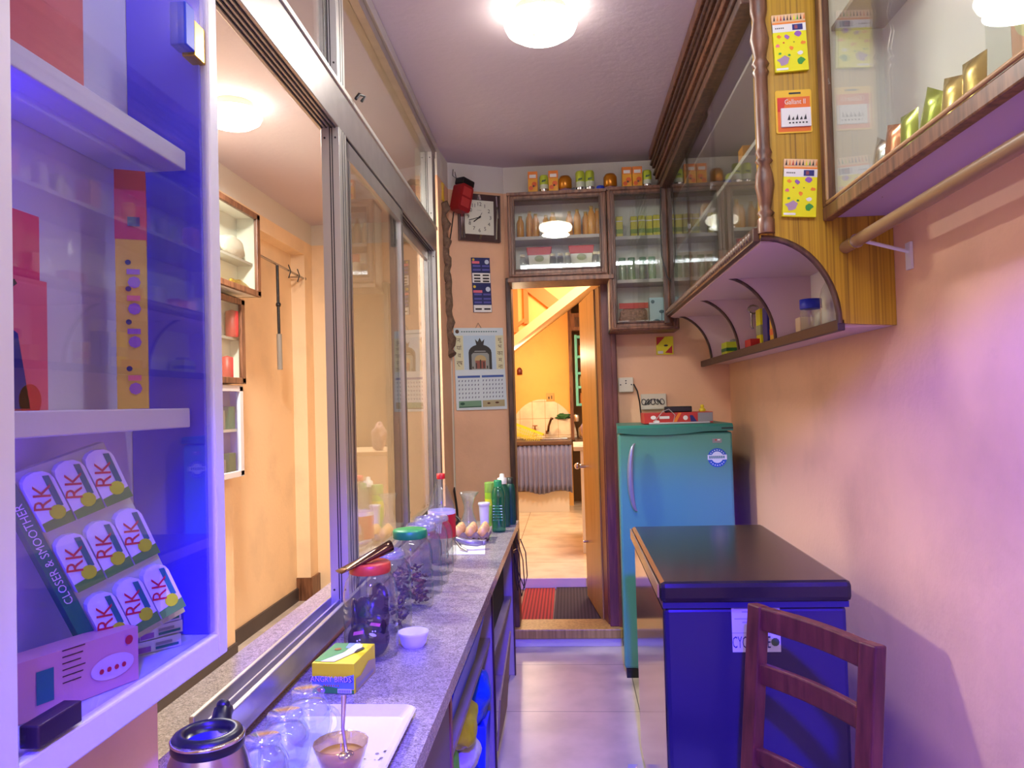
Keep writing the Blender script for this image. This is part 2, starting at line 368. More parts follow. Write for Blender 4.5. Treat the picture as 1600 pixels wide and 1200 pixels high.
# ceiling lamps ---------------------------------------------------
lampglow = emis('lamp_glow', (255, 246, 228), 13)
def ceiling_lamp(x, y, label, e, r=.125):
    t = thing('ceiling_lamp', label, 'ceiling lamp', (x, y, ZC-.001), 'round ceiling lamps')
    put('lamp_base', MB(mat('lamp_metal_rim', (196, 186, 160), .3, .7)).lathe([(r*.7, 0), (r*.72, -.02), (r*.75, -.032), (.001, -.034)], (x, y, ZC-.001)), t)
    put('lamp_shade', MB(lampglow).lathe([(r*.72, -.030), (r*.93, -.038), (r, -.058), (r*.93, -.078), (r*.7, -.096), (r*.35, -.106), (.0001, -.108)], (x, y, ZC-.001), 36), t)
    l = MB(mat('lamp_flower_print', (190, 160, 70), .5))
    l.M = face((x-.015, y-.045, ZC-.110), (1, 0, 0), (0, -1, 0))
    for a in range(5): l.disc(.010*math.cos(a*1.256), .010*math.sin(a*1.256), .0045, 0, 8)
    put('flower_print', l, t)
    p = lamp('AREA', 'lamp_bulb', (0, 0, -.113), e, (1, .94, .86), shape='DISK', size=.2); p.parent = t
    return t
ceiling_lamp(-.056, 2.60, 'round glowing white ceiling lamp over the shop aisle', 15)
ceiling_lamp(-1.43, 3.24, 'round glowing ceiling lamp seen through the opening left of the aluminium post', 74)
# tube light out of frame, seen mirrored in the cabinet glass
t = thing('tube_light', 'white fluorescent tube light reflected as a bright strip in the cabinet glass', 'tube light', (.12, 1.02, ZC))
put('tube_housing', MB(white).B(-.42, .66, .99, 1.05, 2.655, ZC), t)
put('glass_tube', MB(emis('tube_glow', (244, 250, 255), 105)).tube([(-.41, 1.02, 2.635), (.65, 1.02, 2.635)], .014), t)
# kitchen bulb
t = thing('bulb', 'bare warm bulb on the left kitchen wall', 'bulb', (-.66, 8.2, 1.85))
put('holder', MB(white).tube([(-.66, 8.2, 1.85), (-.62, 8.2, 1.85)], .02), t)
put('glass_bulb', MB(emis('bulb_glow', (255, 190, 90), 30)).ell((-.59, 8.2, 1.85), (.03, .03, .03)), t)
p = lamp('POINT', 'bulb_light', (.14, 0, 0), 30, (1, .80, .52), shadow_soft_size=.04); p.parent = t
lamp('AREA', 'kitchen_ceiling_light', (.35, 6.4, 2.75), 78, (1, .86, .70), to=(.2, 6.6, 0), size=.6)

# ------------------------------------------------------------------ aluminium partition (window_1)
ANG = math.radians(1.1)
w1 = sempty('window_1', (-.612, 2.07, 0), ANG)
def wp(name, mb, bev=.002, par=w1): return put(name, mb, par, bev=bev, local=True)
def strip(mb, x0, x1, y0, y1, z0, z1, ax='y', n=2):
    "profile bar with dark grooves on its room face and near face"
    mb.m(alu).B(x0, x1, y0, y1, z0, z1)
# header beam, ceiling track, sill track
b = MB(alu).B(-.06, 0, -.80, 1.80, 2.13, 2.255).m(alu_bright).B(-.055, .006, -.80, 1.80, 2.245, 2.26)
b.m(alu_dark)
for x in (-.05, -.038, -.026, -.014): b.B(x, x+.005, -.80, 1.78, 2.127, 2.13)
wp('header_beam', b)
b = MB(alu_bright).B(-.075, .01, -.80, 1.82, 2.655, 2.699).m(alu).B(-.06, .0, -.80, 1.82, 2.62, 2.655)
wp('ceiling_track', b)
b = MB(alu).B(-.06, .012, -.80, 1.80, .785, .805).B(.0, .012, -.80, 1.80, .80, .84).B(-.06, -.05, -.80, 1.80, .80, .835).B(-.03, -.024, -.80, 1.80, .80, .83)
wp('sill_track', b)
def post(name, y0, y1, z0, z1, x0=-.05, x1=0.0):
    b = MB(alu_bright).B(x0, x1, y0, y1, z0, z1); b.m(alu_dark)
    for f in (.45, .58): b.B(x0+(x1-x0)*f, x0+(x1-x0)*f+.003, y0-.001, y0, z0, z1)
    for f in (.4, .7): b.B(x1, x1+.001, y0+(y1-y0)*f, y0+(y1-y0)*f+.003, z0, z1)
    for z in (z0+.05, z1-.03):
        for x in (x0+.01, x1-.01): b.disc if 0 else b.tube([(x, y0-.002, z), (x, y0, z)], .003, 6)
    wp(name, b)
post('mullion', 0, .075, .805, 2.13); post('mullion', 0, .075, 2.26, 2.62)
post('mullion', 1.74, 1.80, .805, 2.13); post('mullion', 1.70, 1.80, 2.26, 2.62, -.06, 0)
def sash(y0, y1, x):
    s = wp('sliding_sash', MB(alu).B(x-.02, x, y0, y0+.045, .81, 2.125).B(x-.02, x, y1-.045, y1, .81, 2.125).B(x-.02, x, y0, y1, .81, .86).B(x-.02, x, y0, y1, 2.075, 2.125).m(alu_dark).B(x, x+.001, y0+.02, y0+.024, .86, 2.07).B(x, x+.001, y1-.02, y1-.016, .86, 2.07))
    put('glass_pane', MB(glass).B(x-.012, x-.008, y0+.04, y1-.04, .855, 2.08), s, local=True)
sash(.09, .93, -.005); sash(.88, 1.74, -.032)
wp('transom_glass', MB(glass).B(-.032, -.028, .075, 1.70, 2.26, 2.62), 0)
wp('transom_glass', MB(glass).B(-.032, -.028, -.80, 0, 2.26, 2.62), 0)
tag(put('wire_hook', MB(blackp).tube([(-.60, 2.21, 2.262), (-.592, 2.22, 2.28), (-.58, 2.235, 2.278), (-.588, 2.23, 2.262)], .005, 6), origin=(-.6, 2.21, 2.262)), 'small dark hook on top of the aluminium header', 'hook')

# ------------------------------------------------------------------ display case (white, blue light) built into the partition
dc = thing('display_case', 'white framed glass display case glowing blue, nearest on the left', 'display case', (-.65, 1.0, .945))
XF = -.585
b = MB(whitepaint).B(-.735, XF, .70, .775, .945, ZC-.01).B(-.735, XF, 1.235, 1.268, .945, ZC-.01).B(-.735, XF-.0, .775, 1.235, .945, .985)
b.B(-.735, -.725, .775, 1.235, .985, ZC-.01)
put('case_body', b, dc, bev=.003)
put('end_panel', MB(mat('blue_light_tint', (96, 88, 226), .5)).B(-.724, XF-.014, 1.229, 1.2345, .986, ZC-.02), dc)  # white panel with the blue light put into its base colour
for z in (1.326, 1.745):
    put('shelf', MB(whitepaint).B(-.724, -.612, .776, 1.205, z, z+.031), dc, bev=.002)
d = put('glass_door', MB(glassm('door_glass', (246, 246, 252), 1.5, .03)).B(XF-.010, XF-.005, .78, 1.232, .99, ZC-.05), dc)
put('hinge', MB(bluep).B(XF-.03, XF-.003, 1.165, 1.195, 1.935, 2.005).m(goldp).B(XF-.026, XF-.004, 1.195, 1.234, 1.93, 1.99), d, bev=.002)
put('lock', MB(mat('dark_purple_metal', (60, 40, 70), .3, .5)).B(XF-.02, XF+.003, .80, .875, .99, 1.015), d, bev=.002)
led = put('led_strip', MB(emis('blue_led_glow', (60, 30, 255), 6)).B(-.718, -.708, .776, .782, 1.0, 2.6), dc)
p = lamp('AREA', 'case_led', (-.665-(-.65), .80-1.0, 1.75-.945), 2.0, (.02, .004, 1), shape='RECTANGLE', size=.08, size_y=1.5); p.rotation_euler = (math.radians(90), 0, 0); p.parent = dc
# contents
o = put('carton', MB(P('salmon_card', (206, 92, 92))).B(-.722, -.65, .80, 1.00, 1.777, 2.02), origin=(-.69, .9, 1.777), bev=.002)
tag(o, 'large salmon red carton on the top shelf of the white display case', 'carton')
t = thing('incense_box', 'tall narrow pink and yellow incense box standing on the middle case shelf', 'incense box', (-.66, 1.125, 1.358))
b = MB(P('incense_yellow', (222, 186, 70))); b.M = Matrix.Translation((-.66, 1.125, 1.358)) @ Matrix.Rotation(math.radians(28), 4, 'Z')
b.B(-.021, .021, -.021, .021, 0, .255).m(P('incense_magenta', (190, 40, 90))).B(-.0215, .0215, -.0215, .0215, .255, .33).m(P('incense_red', (176, 34, 44))).B(-.0212, .0212, -.0212, .0212, .33, .36)
M0 = b.M
b.m(navy); b.M = M0 @ FR((0, -.0216, .275)); b.rect(-.004, .013, 0, .014)
b.M = M0 @ FR((0, -.0212, .0)); b.m(purplep)
for z in (.03, .10, .15, .19): b.disc(.004, z, .009, .001, 8); b.m(pinkp if z in (.03, .15) else purplep); b.rect(-.006, .012, z+.012, z+.02); b.m(navy).disc(-.004, z+.03, .004); b.m(purplep)
b.M = M0 @ face((-.0212, 0, 0), (0, -1, 0), (0, 0, 1)); b.m(brownp)
for k, z in enumerate([.02+.012*i for i in range(15)]): b.rect(-.006, -.006+.006+.004*(k % 3), z, z+.005)
put('box_body', b, t)
t = thing('incense_packet', 'pink and dark printed packet at the left end of the middle case shelf', 'packet', (-.672, .87, 1.358))
b = MB(P('packet_pink', (220, 96, 116))).B(-.69, -.655, .82, .925, 1.358, 1.52).m(P('packet_magenta', (206, 20, 96))).B(-.69, -.655, .82, .912, 1.52, 1.60)
b.M = FL((-.654, .87, 1.36)); b.m(navy).poly([(-.04, 0), (.02, 0), (.0, .09), (-.04, .11)]).m(red).disc(.02, .01, .02).m(blackp).poly([(-.03, .13), (.0, .15), (-.005, .155), (-.035, .14)])
put('packet_body', b, t)
# tilted card of razor packs
t = thing('razor_display_card', 'tilted green edged display card of small lettered packs in the lower case', 'display card', (-.655, 1.03, .99))
u = Vector((math.cos(math.radians(57)), math.sin(math.radians(57)), 0)); n_ = Vector((u.y, -u.x, 0)); vz = Vector((0, 0, 1))
tilt = math.radians(-22)
uu = u*math.cos(tilt)+vz*math.sin(tilt)*-1; 
uu = (u*math.cos(math.radians(17))+vz*math.sin(math.radians(17))).normalized(); vv = (vz*math.cos(math.radians(24))-u*math.sin(math.radians(24))).normalized()
MR = Matrix(((uu.x, vv.x, n_.x, -.640), (uu.y, vv.y, n_.y, 1.020), (uu.z, vv.z, n_.z, 1.165), (0, 0, 0, 1)))
cw, ch = .120, .285
b = MB(P('pale_green_card', (206, 220, 170))); b.M = MR; b.B(-cw/2, cw/2, -ch/2, ch/2, -.022, -.004)
put('backing_card', b, t, bev=.001)
b = MB(P('spine_green', (30, 130, 90))); b.M = MR; b.B(-cw/2-.020, -cw/2-.001, -ch/2-.03, ch/2-.01, -.022, 0)
sp = put('green_spine', b, t)
b = MB(whitep); b.M = MR; b.text('CLOSER & SMOOTHER', .0150, -cw/2-.0105, .028, .001, rot=PI/2)
put('spine_lettering', b, sp)
for r in range(3):
    for c in range(3):
        cx = -cw/2+.0200+c*.0400; cy = ch/2-.045-r*.0935
        b = MB(whitep); b.M = MR @ Matrix.Translation((cx, cy, 0))
        pw, ph = .019, .040
        pts = [(-pw, -ph), (pw, -ph), (pw, ph*.6)]+[(pw*math.cos(a), ph*.6+.016*math.sin(a)) for a in (.5, 1, 1.57, 2.1, 2.6)]+[(-pw, ph*.6)]
        b.prism(pts, -.004, .008)
        b.m(P('leaf_green', (90, 160, 60))).poly([(-pw, -ph), (pw, -ph), (pw, -ph+.016), (-pw, -ph+.012)], .0085).m(P('lime_yellow', (206, 232, 24))).disc(.004, -ph+.020, .010, .009, 12)
        b.m(tealp).poly([(pw*.35, -ph+.026), (pw*.75, -ph+.026), (pw*.75, ph*.75), (pw*.35, ph*.8)], .0088)
        b.m(P('letter_red', (206, 30, 60))).text('RK', .030, -.004, .004, .0092, rot=math.radians(70))
        put('razor_pack', b, t)
# pack boxes and pink box
for k in range(4):
    z = .986+.0195*k
    b = MB(P('pack_white', (214, 214, 224))); M0 = Matrix.Translation((-.655, 1.16+.004*(k % 2), z)) @ Matrix.Rotation(math.radians(50+6*((k*7) % 3)), 4, 'Z'); b.M = M0
    b.B(-.034, .034, -.022, .022, 0, .018); b.M = M0 @ FR((0, -.0221, 0)); b.m(purplep).rect(-.033, -.012, .002, .010).m(tealp).rect(-.005, .03, .003, .007).m(greyp).rect(-.005, .02, .009, .013)
    tag(put('small_carton', b, origin=(-.655, 1.16, z)), ['small white printed box, lowest of the stack in the display case', 'small white printed box, second from bottom of the case stack', 'small white printed box, third from bottom of the case stack', 'small white printed box, topmost of the case stack'][k], 'box', 'stacked small boxes in the display case')
t = thing('printed_box', 'pink printed box lying in front of the tilted card in the display case', 'box', (-.642, .95, .986))
b = MB(P('peach_card', (226, 160, 160))); M0 = Matrix.Translation((-.642, .95, .986)) @ Matrix.Rotation(math.radians(69), 4, 'Z'); b.M = M0; b.B(-.085, .085, -.012, .03, 0, .072)
b.M = M0 @ FR((0, -.0122, 0)); b.m(tealp).rect(-.058, -.036, .015, .055).m(brownp)
for i in range(6): b.rect(-.025, .0+.003*(i % 3), .03+i*.008, .0315+i*.008)
b.m(P('oval_white', (232, 200, 200))).disc(.045, .03, .032, .0012, 20, .016).m(P('letter_red', (206, 30, 60)))
for i in range(4): b.disc(.028+.011*i, .028, .0035, .002, 8)
b.disc(.07, .058, .006)
put('box_body', b, t)

# ------------------------------------------------------------------ counter
ct = thing('counter', 'long speckled granite counter along the left partition', 'counter', (-.44, 2.5, 0))
put('worktop', MB(granite).B(-.612, -.268, -.4, 3.885, .725, .76).m(mat('granite_joint', (120, 104, 100), .6)).B(-.61, -.2675, 2.42, 2.423, .7598, .7605), ct, bev=.006)
carc = mat('grey_laminate_panel', (176, 160, 162), .5, var=.1)
b = MB(carc)
for y in (.6, 1.82, 2.83, 3.84): b.B(-.60, -.305, y, y+.02, 0, .725)
b.B(-.613, -.600, .6, 3.86, 0, .725)
put('carcass', b, ct, bev=.002)
for y in (.6, 1.82, 2.83, 3.84):
    put('edge_strip', MB(P('dark_edge_band', (70, 40, 40)) if y != 1.82 else P('pink_edge_band', (150, 90, 90))).B(-.305, -.299, y-.004, y+.022, 0, .72), ct)
bs = mat('beige_shelf', (170, 156, 140), .6, var=.15)
put('shelf', MB(bs).B(-.60, -.312, 1.84, 2.83, .475, .492), ct); put('shelf', MB(bs).B(-.60, -.312, 2.85, 3.84, .375, .392), ct)
put('cupboard_door', MB(mat('grey_cupboard_door', (120, 108, 116), .5)).B(-.312, -.300, .62, 1.80, .03, .70), ct, bev=.002)
# under-counter goods
b = MB(mat('blue_plastic_folder', (24, 60, 240), .3)); b.M = Matrix.Translation((-.345, 2.26, .493)) @ Matrix.Rotation(math.radians(14), 4, 'Y'); b.B(-.006, .006, -.36, .33, 0, .15)
tag(put('folder', b, origin=(-.345, 2.26, .493), bev=.002), 'deep blue folder leaning on the shelf under the counter', 'folder')
def blob(m, c, r, amp=.2, seed=1, n=22, mm=16):
    rnd = random.Random(seed); ph = [rnd.uniform(0, 6) for _ in range(8)]
    b = MB(m); v = []; f = []
    for j in range(mm+1):
        t = -PI/2+PI*j/mm
        for k in range(n):
            a = 2*PI*k/n; q = 1+amp*(math.sin(3*a+ph[0]+2*t)*.5+math.sin(5*a+ph[1]-3*t)*.3+math.sin(7*t+ph[2]+2*a)*.3)
            v.append((c[0]+r[0]*q*math.cos(t)*math.cos(a), c[1]+r[1]*q*math.cos(t)*math.sin(a), max(c[2]+r[2]*q*math.sin(t), c[2]-r[2])))
    for j in range(mm):
        for k in range(n): f.append((j*n+k, j*n+(k+1) % n, (j+1)*n+(k+1) % n, (j+1)*n+k))
    b.add(v, f, True); return b
tag(put('plastic_bag', blob(mat('blue_bag', (22, 80, 200), .3, bump=.5, bscale=40), (-.35, 2.62, .37), (.055, .10, .095), .22, 3), origin=(-.35, 2.62, .28)), 'crumpled bright blue plastic bag under the counter shelf', 'bag')
b = MB(mat('blue_plastic_folder')); b.M = Matrix.Translation((-.34, 2.66, 0)) @ Matrix.Rotation(.05, 4, 'Y'); b.B(-.02, .02, -.07, .07, 0, .27)
tag(put('plastic_sheet', b, origin=(-.34, 2.66, 0), bev=.004), 'narrow dark blue plastic panel standing below the blue bag', 'panel')
t = thing('snack_packet', 'yellow and white packet bulging from under the counter', 'packet', (-.34, 2.24, .30))
put('yellow_wrapper', blob(mat('yellow_wrapper', (200, 196, 30), .35, bump=.4, bscale=50), (-.335, 2.24, .42), (.045, .13, .05), .2, 5), t)
put('white_wrapper', blob(mat('white_wrapper', (214, 208, 216), .35, bump=.4, bscale=40), (-.335, 2.25, .33), (.045, .13, .045), .15, 8), t)
tag(put('shopping_bag', blob(mat('lime_green_bag', (110, 190, 60), .4, bump=.4, bscale=40), (-.335, 1.98, .36), (.035, .10, .09), .2, 9), origin=(-.335, 1.98, .27)), 'lime green bag low under the counter, nearest the camera', 'bag')
tag(put('storage_box', MB(mat('teal_box', (40, 150, 140), .5)).B(-.43, -.34, 1.90, 2.02, .492, .60), origin=(-.38, 1.96, .492), bev=.004), 'small teal box on the shelf under the near end of the counter', 'box')
tag(put('white_crate', MB(white).B(-.48, -.36, 1.86, 2.78, 0, .22), origin=(-.42, 2.3, 0), bev=.01), 'low white crate on the floor under the counter', 'crate')
b = MB(mat('cardboard', (150, 124, 96), .8, var=.1)); b.M = Matrix.Translation((-.297, 0, .0)) @ Matrix.Rotation(math.radians(4), 4, 'Y'); b.add([(0, 2.72, .13), (0, 3.12, .13), (0, 3.16, .42), (0, 2.74, .30), (.006, 2.72, .13), (.006, 3.12, .13), (.006, 3.16, .42), (.006, 2.74, .30)], [(0, 1, 2, 3), (7, 6, 5, 4), (0, 4, 5, 1), (1, 5, 6, 2), (2, 6, 7, 3), (3, 7, 4, 0)])
tag(put('cardboard_sheet', b, origin=(-.297, 2.9, .13)), 'brown cardboard sheet fixed over the lower front of the far counter bay', 'cardboard')
tag(put('stereo_box', MB(mat('black_cloth', (18, 16, 26), .7)).B(-.56, -.34, 3.0, 3.75, .392, .68), origin=(-.45, 3.4, .392), bev=.01), 'black box filling the far bay under the counter', 'box')
b = MB(blackp)
for k, (dx, dz) in enumerate(((0, 0), (.02, -.03), (.035, .01))): b.tube([(-.30+dx, 3.92, .66), (-.275+dx, 3.93, .58+dz), (-.27+dx, 3.93, .46+dz), (-.285+dx, 3.92, .40+dz), (-.30+dx*.5, 3.92, .50), (-.30, 3.91, .60)], .003, 6)
b.m(steel).tube([(-.31, 3.87, .60), (-.285, 3.95, .60)], .008, 8)
tag(put('cable', b, origin=(-.3, 3.92, .4)), 'loops of black cable hanging off the far end of the counter', 'cable')

# ------------------------------------------------------------------ things on the counter
ZT = .76
# kettle
K = (-.474, .965)
t = thing('electric_kettle', 'brushed steel electric kettle with black rim at the near end of the counter', 'kettle', (K[0], K[1], ZT))
put('body', MB(steel).lathe([(.072, 0), (.076, .01), (.074, .05), (.064, .10), (.053, .145), (.047, .160)], (K[0], K[1], ZT), 40), t)
put('rim', MB(black).lathe([(.046, .158), (.0490, .162), (.0490, .172), (.045, .180), (.038, .183), (.031, .181), (.0305, .172), (.031, .15), (.001, .148)], (K[0], K[1], ZT), 40), t)
put('rim_band', MB(chrome).lathe([(.0492, .1715), (.0500, .174), (.0475, .177), (.047, .175)], (K[0], K[1], ZT), 40), t)
put('lid_hinge', MB(black).tube([(K[0]-.005, K[1]+.048, ZT+.165), (K[0]-.008, K[1]+.062, ZT+.180), (K[0]-.01, K[1]+.085, ZT+.176)], [.016, .014, .009]).ell((K[0]-.008, K[1]+.066, ZT+.190), (.010, .009, .008)), t)
b = MB(blackp); b.M = Matrix.Translation((K[0], K[1], ZT)) @ Matrix.Rotation(math.radians(25), 4, 'Z') @ FR((0, -.0635, .10)); b.poly([(-.02, -.02), (.022, .022), (.018, -.004)], .004)
put('spout_mark', b, t)
for o_ in D.objects['electric_kettle'].children: o_.scale = (.92, .92, 1)
# tray
t = thing('serving_tray', 'white rectangular plastic tray holding upturned mugs', 'tray', (-.427, 1.28, ZT))
def rrect(x0, x1, y0, y1, r, n=5):
    p = []
    for cx, cy, a0 in ((x1-r, y1-r, 0), (x0+r, y1-r, PI/2), (x0+r, y0+r, PI), (x1-r, y0+r, 3*PI/2)):
        for i in range(n+1): a = a0+PI/2*i/n; p.append((cx+r*math.cos(a), cy+r*math.sin(a)))
    return p
ps = [rrect(-.527, -.325, 1.11, 1.45, .018), rrect(-.548, -.304, 1.088, 1.470, .025), rrect(-.545, -.307, 1.091, 1.467, .024), rrect(-.525, -.327, 1.112, 1.448, .016)]
zs = [ZT+.001, ZT+.018, ZT+.020, ZT+.004]
v = []; f = []; n = len(ps[0])
for p, z in zip(ps, zs): v += [(x, y, z) for x, y in p]
for j in range(3):
    for k in range(n): f.append((j*n+k, j*n+(k+1) % n, (j+1)*n+(k+1) % n, (j+1)*n+k))
f += [list(range(n))[::-1], list(range(3*n, 4*n))]
b = MB(mat('white_melamine', (222, 220, 232), .25)).add(v, f); put('tray_body', b, t)
b = MB(mat('tea_stain', (120, 104, 90), .5)); rnd = random.Random(4); b.M = Matrix.Translation((0, 0, ZT+.0045))
for i in range(14): b.disc(-.345+rnd.uniform(-.02, .02), 1.27+rnd.uniform(-.05, .05), rnd.uniform(.001, .004), .0002, 7)
put('tea_leaves', b, t)
# mugs upside down
def mug(x, y, label, rz=0):
    t = thing('glass_mug', label, 'mug', (x, y, ZT+.0045), 'upturned glass mugs')
    b = MB(mugglass); b.open = True
    b.lathe([(.030, 0), (.038, .010), (.042, .030), (.040, .052), (.032, .068), (.027, .076), (.0285, .082), (.0275, .088), (.001, .084)], (x, y, ZT+.0045), 26, wob=lambda a, j: 1+.02*math.cos(8*a) if j < 4 else 1)
    b.lathe([(.027, .001), (.034, .012), (.038, .030), (.036, .050), (.027, .066), (.001, .070)], (x, y, ZT+.0045), 26)
    put('glass_body', b, t)
    pts = []
    for i in range(9):
        a = -PI/2+PI*i/8; pts.append((x+math.cos(rz)*(.036+.020*math.cos(a)), y+math.sin(rz)*(.036+.020*math.cos(a)), ZT+.037+.024*math.sin(a)))
    put('handle', MB(mugglass).tube(pts, .0045, 8), t)
mug(-.476, 1.345, 'upturned glass mug with its handle to the right, farthest on the tray', 0)
mug(-.480, 1.245, 'upturned clear glass mug, middle one on the tray', 2.4)
mug(-.480, 1.150, 'upturned clear glass mug, nearest and half hidden by the kettle', 2.0)
# glass bowl with tea and spoon
bx, by = -.378, 1.215
t = thing('glass_bowl', 'ribbed amber glass bowl of milky tea on the tray', 'bowl', (bx, by, ZT+.0045))
b = MB(glassm('amber_glass', (240, 226, 180), 1.5, .05, .03, haze=.10, hcol=(220, 190, 120))); b.open = True
b.lathe([(.022, 0), (.030, .012), (.038, .035), (.043, .052), (.0435, .054), (.0415, .052), (.036, .034), (.028, .013), (.001, .006)], (bx, by, ZT+.0045), 32, wob=lambda a, j: 1+.012*math.cos(16*a))
put('bowl_body', b, t)
put('tea', MB(mat('milky_tea', (206, 164, 96), .15)).lathe([(.026, .010), (.036, .036), (.001, .0365)], (bx, by, ZT+.0045), 28), t)
b = MB(chrome).tube([(bx+.010, by-.005, ZT+.045), (bx+.000, by+.012, ZT+.075), (bx-.004, by+.035, ZT+.118)], [.0028, .0030, .0045], 8).ell((bx+.012, by-.012, ZT+.043), (.012, .016, .004))
tag(put('teaspoon', b, origin=(bx, by, ZT+.04)), 'steel teaspoon standing in the amber bowl', 'spoon')
# yellow box
t = thing('sweets_box', 'bright yellow and green printed sweets box beside the sill', 'box', (-.498, 1.64, ZT))
M0 = Matrix.Translation((-.498, 1.640, ZT)) @ Matrix.Rotation(math.radians(-4), 4, 'Z')
b = MB(yellow); b.M = M0; b.B(-.046, .046, -.067, .067, 0, .062); put('box_body', b, t, bev=.001)
b = MB(P('sky_print', (110, 140, 230))); b.M = M0 @ FR((0, -.0672, 0)); b.poly([(-.045, .010), (.045, .010), (.045, .040), (.03, .036), (.02, .030), (-.01, .034), (-.03, .036), (-.045, .034)], .001)
b.m(green).poly([(-.045, .001), (.045, .001), (.045, .008), (.0, .014), (-.03, .018), (-.045, .012)], .0015).m(whitep).rect(.010, .040, .002, .011, .002).m(navy)
for i in range(12): b.rect(.012+i*.0022, .013+i*.0022, .003, .009, .0024)
b.m(P('rim_purple', (60, 30, 90))).text('ANGRY BIRDS', .0180, -.004, .0290, .0022, .84).m(P('title_lilac', (236, 200, 240))).text('ANGRY BIRDS', .0168, -.004, .0298, .0028, .84)
b.m(red).disc(-.03, .008, .005, .002, 10).m(purplep).disc(-.022, .007, .005, .0022, 10)
b.m(goldp)
for i in range(7): b.rect(-.02+i*.005, -.017+i*.005, .015, .019, .002)
put('front_print', b, t)
b = MB(green); b.M = M0 @ face((0, 0, .0622), (1, 0, 0), (0, 1, 0)); b.poly([(-.044, -.058), (-.012, -.058), (.0, .02), (-.012, .064), (-.044, .064)], .0006).m(skyp).poly([(-.008, .03), (.01, .03), (.012, .064), (-.012, .064)], .001).m(whitep).poly([(-.03, -.06), (.0, -.06), (.030, .02), (.022, .055), (.005, .06), (-.0, .0)], .0012).m(blackp).poly([(.022, .0), (.027, .0), (.036, .028), (.030, .036), (.022, .02)], .0018).m(goldp).disc(-.022, .02, .008, .0016, 10)
put('top_print', b, t)
b = MB(mat('grey_landscape_print', (170, 160, 120), .5)); b.M = M0 @ FL((.0462, 0, 0)); b.poly([(-.06, .002), (.066, .002), (.066, .030), (.02, .040), (-.03, .026), (-.06, .03)], .0006).m(greyp).rect(-.05, .05, .006, .014, .001)
put('side_print', b, t)
# small white bowl
bx, by = -.398, 1.885
tag(put('ceramic_bowl', MB(mat('white_ceramic', (226, 224, 240), .2)).lathe([(.026, 0), (.033, .010), (.0365, .030), (.038, .036), (.0365, .036), (.031, .012), (.022, .006), (.001, .005)], (bx, by, ZT), 36), origin=(bx, by, ZT)), 'small white ceramic bowl alone on the granite', 'bowl')
# jars
JP = [(.050, 0), (.058, .006), (.060, .03), (.060, .06), (.0575, .065), (.060, .070), (.060, .095), (.0575, .10), (.060, .105), (.0595, .145), (.055, .168), (.046, .182), (.041, .188), (.041, .196)]
def jar(x, y, label, lid=None, content=None, sc=1, cont_h=.12):
    t = thing('sweet_jar', label, 'jar', (x, y, ZT), 'clear plastic jars in a row on the counter')
    b = MB(jarglass); b.open = True
    b.lathe([(r*sc, z*sc) for r, z in JP], (x, y, ZT), 32, wob=lambda a, j: 1+(.02*math.cos(14*a) if 2 <= j <= 10 else 0))
    put('jar_body', b, t)
    if lid: put('lid', MB(lid).lathe([(.0445*sc, .186*sc), (.046*sc, .188*sc), (.046*sc, .205*sc), (.043*sc, .209*sc), (.001, .209*sc)], (x, y, ZT), 40, wob=lambda a, j: 1+.006*math.cos(40*a)), t)
    else:
        b = MB(glassm('jar_rim', (240, 242, 242), 1.5, .12, .06, haze=.16)); b.open = True
        b.lathe([(.0415*sc, .188*sc), (.046*sc, .190*sc), (.046*sc, .198*sc), (.042*sc, .208*sc), (.040*sc, .208*sc), (.040*sc, .19*sc)], (x, y, ZT), 32); put('jar_neck', b, t)
    return t
olid = mat('orange_red_lid', (214, 74, 40), .4); glid = mat('green_lid', (30, 150, 70), .4)
jar(-.484, 1.815, 'large clear jar with orange lid, full of dark wrapped sweets', olid, sc=1.06)
jar(-.492, 2.03, 'clear lidless jar directly behind the orange lidded jar')
jar(-.478, 2.25, 'clear jar with a green lid, half full of brown sweets', glid, sc=1.09)
jar(-.474, 2.40, 'empty lidless jar just behind the green lidded jar', sc=1.06)
jar(-.476, 2.54, 'empty lidless jar, second behind the green lidded jar', sc=1.06)
jar(-.478, 2.69, 'empty lidless jar, nearest in front of the soda bottle', sc=.98)
jar(-.552, 2.135, 'clear lidless jar against the glass between the lidded jars', sc=.80)
# sweets inside jars: individual packets
def sweets(x, y, n, r, h, mats, label, group, seed, size):
    rnd = random.Random(seed); first = {}
    for i in range(n):
        a = rnd.uniform(0, 2*PI); q = r*math.sqrt(rnd.uniform(.25, 1)); z = ZT+.008+size*.3+(h)*i/n
        m = mats[i % len(mats)]
        if m.name not in first:
            b = MB(m).ell((0, 0, 0), (size*.5, size*.32, size*.22), 8, 6).prism([(-size*.5, 0), (-size*.72, size*.22), (-size*.72, -size*.22)], -.001, .001).prism([(size*.5, 0), (size*.72, -size*.22), (size*.72, size*.22)], -.001, .001)
            o = put('wrapped_sweet', b, origin=(0, 0, 0)); tag(o, label, 'sweet', group); first[m.name] = o
        else: o = first[m.name].copy(); COL.objects.link(o)
        o.location = (x+q*math.cos(a), y+q*math.sin(a), z); o.rotation_euler = (rnd.uniform(-.8, .8), rnd.uniform(-.8, .8), rnd.uniform(0, 6))
sweets(-.478, 2.25, 84, .045, .10, [mat('brown_toffee_wrap', (96, 34, 34), .35), mat('dark_toffee_wrap', (60, 26, 30), .35)], 'brown wrapped sweet in the green lidded jar', 'sweets in the green lidded jar', 11, .020)
sweets(-.492, 2.03, 36, .045, .06, [mat('toffee_wrap_purple', (70, 40, 70), .35), mat('dark_toffee_wrap')], 'dark wrapped sweet low in the lidless jar behind the orange lidded jar', 'sweets in the lidless jar', 12, .020)
